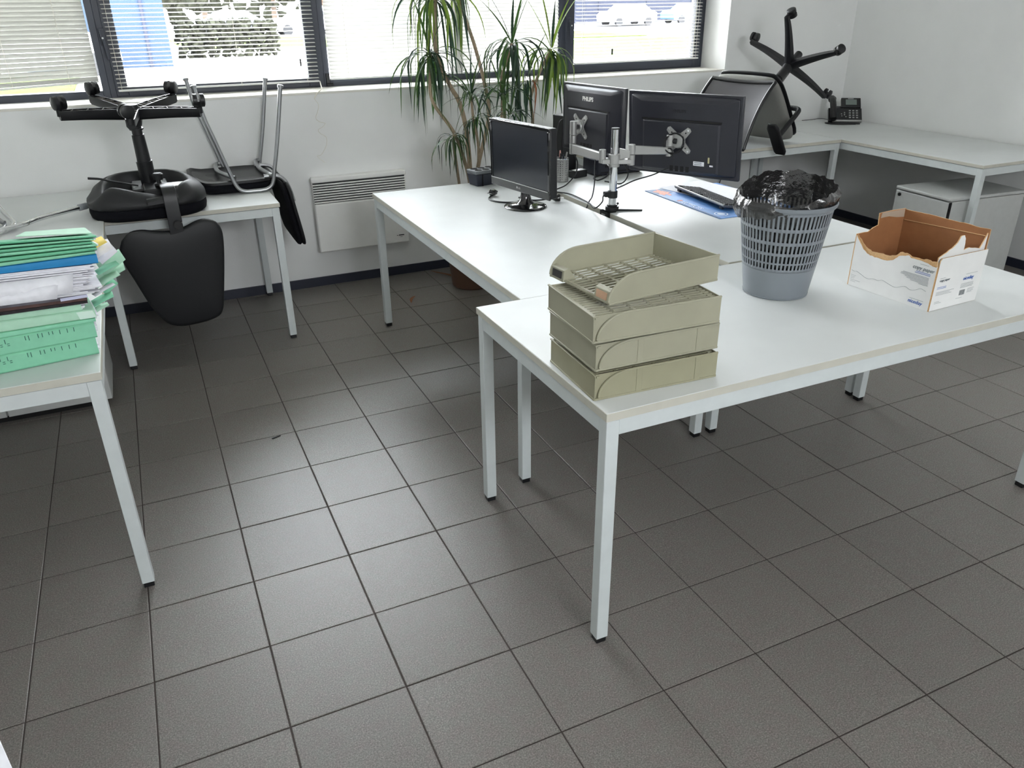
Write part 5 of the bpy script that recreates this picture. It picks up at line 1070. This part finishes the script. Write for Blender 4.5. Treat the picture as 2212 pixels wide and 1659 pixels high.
# ------------------------------------------------------------------ stack of folders on the left desk
OX, OY = -0.275, -0.661; th = radians(8.0); ux, uy = Vector((cos(th), sin(th), 0)), Vector((-sin(th), cos(th), 0))
def folder(zr0, zr1, zl0, zl1, xr, m, label, dy=0.0, depth=0.235, w=0.335, extra=0.0, paper=True, name='paper_folder', cat='folder', j=0.0, group='folders in the stack on the left desk', back=0.0):
    # right end heights zr0..zr1, heights 0.24 m further left zl0..zl1
    Rp = Vector((OX+xr, OY+dy, 0)); a = th+j; X = Vector((cos(a), sin(a), 0)); Y = Vector((-sin(a), cos(a), 0))
    def z_at(t, r_, l_): return r_+(l_-r_)*(t/0.24)
    def P(t, y, f_, k=0):   # t: distance left of the right end; f_ 0 bottom .. 1 top
        b_, tt = z_at(t, zr0, zl0), z_at(t, zr1, zl1); thick = tt-b_
        # at the back every folder is thinner than at the spine only a little
        zz = b_+thick*f_; return Rp-X*t+Y*y+Vector((0, 0, zz-max(0, y)*0.20*(zz-0.731)/0.33))
    r = thing(name, Rp+Vector((0, 0, zr0)), label, cat, group)
    c_ = 0.0009; n = 9
    mb = MB(); rings = []
    for i in range(n+1):
        t = w*i/n; wob = 0.0012*sin(i*1.9+zr0*90)
        sec = [(depth, 0.0), (0.004, 0.0), (0.0, 0.10), (-0.0015+wob, 0.5), (0.0, 0.90), (0.004, 1.0), (depth, 1.0)]
        inner = [(depth, 0.94), (0.010, 0.92), (0.008, 0.08), (depth, 0.06)]
        rings.append([P(t, y, f_) for y, f_ in sec+inner])
    mb.loft(rings); cv = mb.build('cover', m, r, ang=30)
    if paper:
        rr = random.Random(int(zr0*10000)); mb = MB(); z = 0.10; kk = max(1, min(7, int((zr1-zr0)/0.004)))
        for q in range(kk):
            f0 = 0.09+0.82*q/kk; f1 = 0.09+0.82*(q+0.92)/kk; ex = rr.uniform(-0.004, 0.006)+extra*rr.random()
            rg = []
            for i in range(n+1):
                t = -ex+(w-0.004+ex)*i/n; rg.append([P(t, 0.010, f0), P(t, 0.010, f1), P(t, depth-0.004+ex*0.3, f1), P(t, depth-0.004+ex*0.3, f0)])
            mb.loft(rg)
        mb.build('papers', M_paper, r, smooth=False)
    return r, P
def slope(zr, zl): return zr, zl
ZR = [0.7312, 0.780, 0.826, 0.837, 0.862, 0.883, 0.901, 0.915, 0.987, 1.013, 1.0225, 1.032, 1.042, 1.052, 1.0605]
XR = [0.0, 0.006, 0.012, 0.016, 0.020, 0.008, 0.016, 0.022, 0.050, 0.058, 0.052, 0.056, 0.060, 0.062, 0.064]
ZL = [0.7312, 0.781, 0.829, 0.845, 0.876, 0.893, 0.911, 0.927, 0.999, 1.018, 1.032, 1.043, 1.055, 1.068, 1.078]
lab = ['lowest green folder of the stack, printed ruler marks on its spine', 'second green folder from the bottom, printed ruler marks on its spine', 'thin green folder lying just above the two marked ones', 'pale green folder with a clear label tab at its right end',
       'thin pale green folder directly below the dark magazine']
f1_, P1 = folder(ZR[0], ZR[1]-0.0006, ZL[0], ZL[1]-0.0006, XR[0], M_green, lab[0], extra=0.004)
f2_, P2 = folder(ZR[1], ZR[2]-0.0006, ZL[1], ZL[2]-0.0006, XR[1], M_green, lab[1], extra=0.004)
folder(ZR[2], ZR[3]-0.0004, ZL[2], ZL[3]-0.0004, XR[2], M_green, lab[2])
f4_, P4 = folder(ZR[3], ZR[4]-0.0006, ZL[3], ZL[4]-0.0006, XR[3], M_green2, lab[3], extra=0.006)
folder(ZR[4], ZR[5]-0.0006, ZL[4], ZL[5]-0.0006, XR[3]-0.030, M_green2, lab[4], extra=0.012, depth=0.22)
# printed marks on the two lowest spines
for Pf, fo in ((P1, f1_), (P2, f2_)):
    mb = MB()
    for t, hh in ((0.052, 0.012), (0.068, 0.012), (0.086, 0.012), (0.103, 0.009), (0.112, 0.009), (0.128, 0.012), (0.138, 0.012), (0.160, 0.014), (0.168, 0.012), (0.215, 0.012), (0.232, 0.010)):
        a = Pf(t, -0.0024, 0.92); mb.bar(a, a-Vector((0, 0, hh)), 0.0017, 0.0006, up=(sin(th), -cos(th), 0))
    for t in (0.206, 0.222, 0.262):
        for dz_ in (0.012, 0.017): a = Pf(t, -0.0024, 0.9)-Vector((0, 0, dz_)); mb.bar(a, a-ux*0.006, 0.0006, 0.0014, up=(0, 0, 1))
    mb.build('printed_marks', M_inkg, fo, smooth=False)['kind'] = 'stuff'
a = P4(0.046, -0.003, 0.95); b2 = P4(0.006, -0.003, 0.95)
mb = MB(); mb.add([a, b2, P4(0.004, -0.003, 0.12)+Vector((0.004, 0, 0)), P4(0.040, -0.003, 0.10)], [(0, 1, 2, 3)]); o = mb.build('label_tab', mat('tab_clear', lin(214, 240, 226), 0.3), f4_, smooth=False); md = o.modifiers.new('t', 'SOLIDIFY'); md.thickness = 0.0005
# magazine and loose papers
r = thing('magazine', (OX, OY, ZR[5]), 'dark glossy magazines lying among papers in the middle of the stack', 'magazine', 'folders in the stack on the left desk')
M_mag = mat('magazine_dark', lin(44, 40, 44), 0.25, noise=0.5, nscale=60)
def slab(zr0, zr1, zl0, zl1, xr, y0, y1, w, m, nm, par, a=th):
    X = Vector((cos(a), sin(a), 0)); Y = Vector((-sin(a), cos(a), 0)); Rp = Vector((OX+xr, OY, 0)); rg = []
    for i in range(7):
        t = w*i/6; b_, tt = zr0+(zl0-zr0)*t/0.24, zr1+(zl1-zr1)*t/0.24
        g_ = lambda z_, y_: Vector((0, 0, z_-max(0, y_)*0.20*(z_-0.731)/0.33))
        rg.append([Rp-X*t+Y*y0+g_(b_, y0), Rp-X*t+Y*y0+g_(tt, y0), Rp-X*t+Y*y1+g_(tt, y1), Rp-X*t+Y*y1+g_(b_, y1)])
    q = MB(); q.loft(rg); return q.build(nm, m, par, smooth=False)
slab(0.8835, 0.890, 0.8932, 0.902, XR[5]-0.004, -0.006, 0.20, 0.32, M_mag, 'magazine_issue', r)
slab(0.8905, 0.8985, 0.9025, 0.911, XR[5]-0.003, -0.004, 0.20, 0.32, mat('magazine_brown', lin(86, 62, 58), 0.3, noise=0.3, nscale=40), 'magazine_issue', r)
slab(0.8990, 0.9085, 0.9115, 0.9205, XR[5]-0.002, -0.005, 0.20, 0.31, mat('magazine_grey', lin(96, 92, 100), 0.3, noise=0.35, nscale=30), 'magazine_issue', r)
mgl = slab(0.8995, 0.9080, 0.9030, 0.9115, XR[5]-0.001, -0.0062, -0.0052, 0.065, mat('cover_lilac', lin(206, 208, 232), 0.4), 'pale_cover_corner', r)
r = thing('paper_stack', (OX, OY, ZR[7]), 'thick pile of loose white papers with uneven edges, under the blue folder', 'paper stack', 'folders in the stack on the left desk')
rr = random.Random(11); z = 0.909
while z < 0.984:
    dz_ = rr.uniform(0.0012, 0.0042); f_ = (z-0.909)/0.075; zl = 0.921+(0.998-0.921)*f_
    slab(z, z+dz_*0.93, zl, zl+dz_*0.93, XR[7]+0.004+rr.uniform(-0.030, 0.024)*(1-f_*0.3)-0.02*(1-f_)*(rr.random() < 0.3), -0.003+rr.uniform(-0.004, 0.006)-0.004*(1-f_), 0.21+rr.uniform(-0.01, 0.03), 0.33, M_paper, 'paper_bundle', r, a=th+rr.uniform(-0.025, 0.025)); z += dz_
# a few creased leaves lying down over the front of the pile
q = MB(); X_ = ux
for k, (t0, t1, zt_, zb_, oy) in enumerate(((0.035, 0.33, 0.972, 0.925, -0.013), (0.075, 0.33, 0.955, 0.918, -0.018))):
    A0 = Vector((OX+XR[7], OY, 0))
    top = [A0-X_*t+uy*(oy+0.001*sin(t*40))+Vector((0, 0, zt_+(t-t0)*0.03+0.0004*sin(t*30))) for t in [t0+(t1-t0)*i/10 for i in range(11)]]
    bot = [A0-X_*(t+0.012)+uy*(oy-0.014)+Vector((0, 0, zb_+(t-t0)*0.055)) for t in [t0+(t1-t0)*i/10 for i in range(11)]]
    q.add(top+bot, [(i, i+1, 12+i, 11+i) for i in range(10)])
o = q.build('drooping_sheet', M_paper, r); md = o.modifiers.new('t', 'SOLIDIFY'); md.thickness = 0.0004
fb_, PB = folder(ZR[8], ZR[9]-0.0006, ZL[8], ZL[9]-0.0006, XR[8]+0.004, M_blue, 'bright blue folder, the only blue one in the stack', depth=0.24)
up_l = ['green folder lying directly on the blue one', 'thin green folder, third above the blue one', 'second green folder above the blue one, darker edge', 'green folder in the upper third of the stack', 'second folder from the top of the stack', 'top green folder of the stack, closed cover']
ms = [M_green, M_dgreen, M_green, M_dgreen, M_green, M_dgreen]
z_r = [1.013, 1.0225, 1.032, 1.0405, 1.0485, 1.0555, 1.0625]; z_l = [1.018, 1.030, 1.042, 1.053, 1.063, 1.072, 1.081]
for i in range(6):
    folder(z_r[i], z_r[i+1]-0.0016, z_l[i], z_l[i+1]-0.0020, [0.052, 0.058, 0.060, 0.050, 0.056, 0.064][i], ms[i], ['green folder lying directly on the blue one', 'second green folder above the blue one', 'third green folder above the blue one', 'third folder from the top of the stack', 'second folder from the top of the stack', 'topmost green folder of the stack, closed cover'][i], depth=0.225-0.01*(i % 2), j=[0.0, 0.01, -0.012, 0.008, -0.006, -0.02][i], extra=0.004, dy=0.001*i)
r = thing('loose_sheet', (OX+0.05, OY+0.15, 1.05), 'pale green sheet lying at a slant on top of the stack', 'paper', 'folders in the stack on the left desk')
q = MB(); q.add([(-0.400, -0.430, 1.040), (-0.252, -0.392, 1.025), (-0.224, -0.600, 1.0560), (-0.400, -0.615, 1.0720)], [(0, 1, 2, 3)]); o = q.build('sheet', M_green2, r, smooth=False); md = o.modifiers.new('t', 'SOLIDIFY'); md.thickness = 0.0012; md.offset = 1
# index tabs and sheet ends sticking out at the right-hand end, each held by its folder
tabs = [(-0.222, -0.50, 1.005, 0.040, 0.050, M_yellow, 0.3), (-0.206, -0.47, 0.985, 0.030, 0.058, M_paper, 0.5), (-0.199, -0.45, 0.968, 0.026, 0.050, M_paper, 0.8), (-0.196, -0.44, 0.955, 0.022, 0.024, M_green2, 0.4), (-0.186, -0.43, 0.935, 0.036, 0.052, M_green2, 0.9), (-0.200, -0.46, 0.925, 0.030, 0.034, M_green, 0.2),
        (-0.190, -0.44, 0.905, 0.040, 0.045, M_green2, 0.6), (-0.205, -0.48, 0.898, 0.034, 0.036, M_green2, 0.3), (-0.213, -0.44, 0.862, 0.022, 0.026, M_green, 0.9), (-0.232, -0.47, 0.835, 0.030, 0.036, M_green, 0.4), (-0.246, -0.49, 0.815, 0.024, 0.024, M_green2, 0.4), (-0.219, -0.52, 0.880, 0.030, 0.022, M_paper, 0.2)]
for i, (x, y, z, w_, h_, m, tw) in enumerate(tabs):
    Mx = Matrix.Translation((x, y, z)) @ Matrix.Rotation(th+rnd(-0.3, 0.3), 4, 'Z') @ Matrix.Rotation(-0.25-0.35*tw, 4, 'Y') @ Matrix.Rotation(radians(90)*0.55*tw, 4, 'X')
    q = MB(Mx); q.add([(-w_*1.7, -h_/2, 0), (-w_*0.5, -h_/2, 0.001), (w_*0.5, -h_*0.42, -0.002), (-w_*1.7, h_/2, 0), (-w_*0.5, h_/2, 0.001), (w_*0.5, h_*0.42, -0.003)], [(0, 1, 4, 3), (1, 2, 5, 4)])
    o = q.build('index_tab', m, bpy.data.objects['paper_stack'], smooth=True); md = o.modifiers.new('t', 'SOLIDIFY'); md.thickness = 0.0006

# ------------------------------------------------------------------ dracaena
r = thing('potted_dracaena', (1.68, 1.42, 0.0), 'tall multi-stemmed dracaena with drooping narrow leaves, behind the desks by the window', 'plant')
MB().lathe([(0.0, 0.0), (0.115, 0.0), (0.125, 0.01), (0.150, 0.25), (0.165, 0.262), (0.165, 0.30), (0.150, 0.30), (0.145, 0.27), (0.0, 0.27)], (1.68, 1.42, 0), 40).build('pot', M_terra, r)
MB().lathe([(0.0, 0.276), (0.146, 0.272)], (1.68, 1.42, 0), 32).build('soil', M_soil, r)
canes = [([(1.66, 1.40, 0.26), (1.672, 1.37, 0.50), (1.669, 1.36, 0.674), (1.662, 1.38, 0.932), (1.632, 1.40, 1.093), (1.590, 1.42, 1.177), (1.532, 1.45, 1.322), (1.535, 1.48, 1.46), (1.553, 1.50, 1.62)], 0.0125),
         ([(1.70, 1.43, 0.26), (1.712, 1.40, 0.50), (1.725, 1.38, 0.72), (1.800, 1.40, 0.95), (1.825, 1.43, 1.05), (1.809, 1.45, 1.189), (1.797, 1.50, 1.309), (1.774, 1.52, 1.411), (1.725, 1.58, 1.613), (1.719, 1.60, 1.76)], 0.0105),
         ([(1.645, 1.39, 0.26), (1.655, 1.34, 0.55), (1.640, 1.32, 0.70), (1.575, 1.30, 0.90), (1.530, 1.30, 0.985), (1.457, 1.35, 1.108), (1.462, 1.40, 1.22), (1.491, 1.45, 1.35)], 0.0100),
         ([(1.72, 1.42, 0.26), (1.80, 1.44, 0.55), (1.90, 1.46, 0.80), (1.935, 1.45, 0.99), (1.915, 1.45, 1.17), (1.945, 1.45, 1.28), (1.987, 1.45, 1.385)], 0.0095),
         ([(1.72, 1.45, 0.26), (1.88, 1.48, 0.50), (2.06, 1.50, 0.72), (2.142, 1.50, 0.92), (2.130, 1.50, 1.08), (2.190, 1.50, 1.22), (2.262, 1.50, 1.345)], 0.0095),
         ([(1.67, 1.38, 0.26), (1.69, 1.32, 0.60), (1.700, 1.30, 0.85), (1.675, 1.30, 1.00), (1.664, 1.30, 1.145)], 0.0080),
         ([(1.64, 1.40, 0.26), (1.60, 1.33, 0.50), (1.56, 1.28, 0.72), (1.535, 1.25, 0.86), (1.534, 1.25, 0.945)], 0.0080),
         ([(1.69, 1.40, 0.26), (1.75, 1.38, 0.55), (1.85, 1.38, 0.80), (1.893, 1.40, 1.00), (1.899, 1.40, 1.125)], 0.0080)]
for P_, rad in canes: MB().tube(P_, [rad*1.15, rad*0.85], n=10, smooth=5).build('cane', M_stem, r)
def leaf_mesh(L, w, a0, droop, twist, name):
    # grows from origin along +x rising by a0, bending down with gravity by droop
    n = 10; x = z = 0; ang_ = a0; pts = []
    for i in range(n+1):
        t = i/n; pts.append((x, z, ang_)); x += cos(ang_)*L/n; z += sin(ang_)*L/n; ang_ -= droop/n*(0.5+1.2*(1-t) if droop > 1.2 else 1.0)
        ang_ = max(ang_, radians(-88))
    vs = []
    for i, (x, z, g_) in enumerate(pts):
        t = i/n; ww = w*(0.45+0.55*min(1, t*5))*(1-max(0, (t-0.35)/0.65)**1.6)*0.5+0.0002; f_ = ww*0.35; tw = twist*t
        nx_, nz_ = -sin(g_), cos(g_)
        vs += [(x+nx_*(f_+sin(tw)*ww), -ww*cos(tw), z+nz_*(f_+sin(tw)*ww)), (x, 0, z), (x+nx_*(f_-sin(tw)*ww), ww*cos(tw), z+nz_*(f_-sin(tw)*ww))]
    fs = []
    for i in range(n): fs += [(i*3, i*3+1, i*3+4, i*3+3), (i*3+1, i*3+2, i*3+5, i*3+4)]
    return vs, fs
protos = {}
def proto(kind, m):
    key = (kind, m.name)
    if key not in protos:
        L, w_, a0, dr, tw = kind; mb = MB(); v_, f_ = leaf_mesh(L, w_, a0, dr, tw, 'leaf'); mb.add(v_, f_); o = mb.build('leaf', m, ang=60); protos[key] = o.data; bpy.data.objects.remove(o)
    return protos[key]
rr = random.Random(21); NLEAF = 0
def head(c, n, L, w_, droopy, ups, ms, spread=1.0, bias=None):
    global NLEAF
    for i in range(n):
        a = 2.399*i+rr.uniform(-0.3, 0.3); t = i/n
        if bias is not None and rr.random() < 0.45: a = bias+rr.gauss(0, 0.7)
        Lk = [0.75, 0.88, 1.0, 1.1][rr.randrange(4)]
        if i < ups: kind = (round(L*Lk, 3), w_, rr.choice([1.25, 1.05, 1.4]), rr.choice([0.25, 0.5]), rr.choice([0.3, -0.4]))
        elif droopy: kind = (round(L*Lk, 3), w_, rr.choice([0.55, 0.15, -0.45, -0.9]), rr.choice([2.4, 2.9, 1.7]), rr.choice([0.4, -0.5]))
        else: kind = (round(L*Lk, 3), w_, rr.choice([1.1, 0.7, 0.3]), rr.choice([1.2, 1.8, 2.3]), rr.choice([0.5, -0.5]))
        me = proto(kind, rr.choice(ms)); o = bpy.data.objects.new('leaf', me); COL.objects.link(o)
        s_ = rr.uniform(0.9, 1.08)
        Mw = Matrix.Translation(Vector(c)-Vector((0, 0, 0.05*t))) @ Matrix.Rotation(a, 4, 'Z') @ Matrix.Rotation(rr.uniform(-0.15, 0.15), 4, 'X') @ Matrix.Translation((0.008, 0, 0)) @ Matrix.Diagonal((s_, s_, s_, 1))
        o.parent = r; o.matrix_parent_inverse = Matrix.Translation(-r.location); o.matrix_basis = Mw; NLEAF += 1
G1 = [M_leaf, M_leafd, M_leafd, M_leaf]; G2 = [M_leafl, M_leaf, M_leafl, M_leafd]
head((1.550, 1.50, 1.655), 44, 0.46, 0.0155, True, 3, G2+[M_leaf])
head((1.491, 1.45, 1.361), 42, 0.40, 0.0155, True, 2, G1)
head((1.987, 1.45, 1.396), 42, 0.42, 0.0155, True, 6, G1+[M_leafd])
head((2.270, 1.50, 1.356), 38, 0.38, 0.0165, True, 5, G2+[M_leafl])
head((1.664, 1.30, 1.152), 24, 0.27, 0.012, False, 4, G1)
head((1.690, 1.28, 1.040), 24, 0.25, 0.011, True, 3, G1)
head((1.534, 1.25, 0.950), 26, 0.23, 0.010, True, 2, G1)
head((1.899, 1.40, 1.135), 22, 0.27, 0.012, False, 4, G1)
head((1.937, 1.37, 1.040), 20, 0.24, 0.011, False, 3, G1)
head((2.080, 1.45, 1.200), 10, 0.30, 0.014, True, 2, G1+[M_leafb])
head((1.719, 1.60, 1.775), 8, 0.42, 0.018, True, 2, G2)

# ------------------------------------------------------------------ small things
def dry_leaf(pts, w_, label):
    mb = MB(); P_ = catmull([Vector(p) for p in pts], 5); n = len(P_); vs = []
    for i, p in enumerate(P_):
        d = (P_[min(i+1, n-1)]-P_[max(i-1, 0)]).normalized(); s_ = Vector((-d.y, d.x, 0)); ww = w_*sin(pi*(i+0.3)/(n+0.3))*0.5; vs += [p-s_*ww+Vector((0, 0, 0.002)), p, p+s_*ww+Vector((0, 0, 0.0025))]
    fs = []
    for i in range(n-1): fs += [(i*3, i*3+1, i*3+4, i*3+3), (i*3+1, i*3+2, i*3+5, i*3+4)]
    mb.add(vs, fs); return tag(mb.build('fallen_leaf', M_leafb), label, 'leaf', 'dry leaves on the floor')
dry_leaf([(1.535, 1.785, 0.002), (1.56, 1.72, 0.006), (1.60, 1.64, 0.010), (1.635, 1.56, 0.006), (1.652, 1.50, 0.002)], 0.022, 'long brown dry leaf on the floor against the navy skirting')
dry_leaf([(1.285, 1.365, 0.002), (1.262, 1.335, 0.008), (1.238, 1.30, 0.008), (1.225, 1.26, 0.002)], 0.020, 'short curled brown leaf on the floor behind the desk leg')
dry_leaf([(1.700, 1.42, 0.002), (1.74, 1.415, 0.005), (1.80, 1.42, 0.003)], 0.014, 'reddish dry leaf half hidden by the desk edge')
tag(MB(yaw((0.220, -0.016, 0.0), radians(20))).box(-0.019, 0.019, -0.0035, 0.0035, 0.0002, 0.004).build('plastic_stick', M_black, bev=0.001), 'tiny black stick lying alone on the floor tiles', 'stick')
mb = MB(); mb.tube([(0.990, 2.02, 1.188), (0.978, 1.95, 1.176), (0.960, 1.86, 1.160), (0.925, 1.822, 1.142), (0.905, 1.818, 1.115)], 0.0030, n=7, smooth=6)
mb.tube([(0.905, 1.818, 1.115), (0.925, 1.821, 1.080), (0.918, 1.824, 1.045), (0.902, 1.824, 1.008), (0.920, 1.820, 0.985), (0.952, 1.822, 0.975), (0.935, 1.826, 0.955), (0.908, 1.824, 0.940), (0.918, 1.820, 0.920), (0.950, 1.824, 0.895), (0.945, 1.825, 0.850), (0.910, 1.824, 0.800), (0.885, 1.826, 0.790), (0.925, 1.825, 0.752)], 0.0011, n=6, smooth=6)
tag(mb.build('blind_pull_cord', M_cord), 'white blind cord dangling over the sill and down the wall', 'cord')
for i, (x, yy) in enumerate(((0.10, 0.0), (0.55, 0.0), (0.88, 0.0))):
    pass
tag(MB().box(0.893, 0.903, 2.060, 2.066, 1.272, 1.312).build('cord_tassel', M_black, bev=0.002), 'small dark cord tassel hanging before the left open blind', 'tassel', 'cord tassels')
tag(MB().box(3.020, 3.032, 2.050, 2.056, 1.262, 1.300).build('cord_tassel', M_black, bev=0.002), 'small dark cord tassel hanging before the right open blind', 'tassel', 'cord tassels')
# white board corner at the bottom left of the photo: a slab-topped stand close to the camera
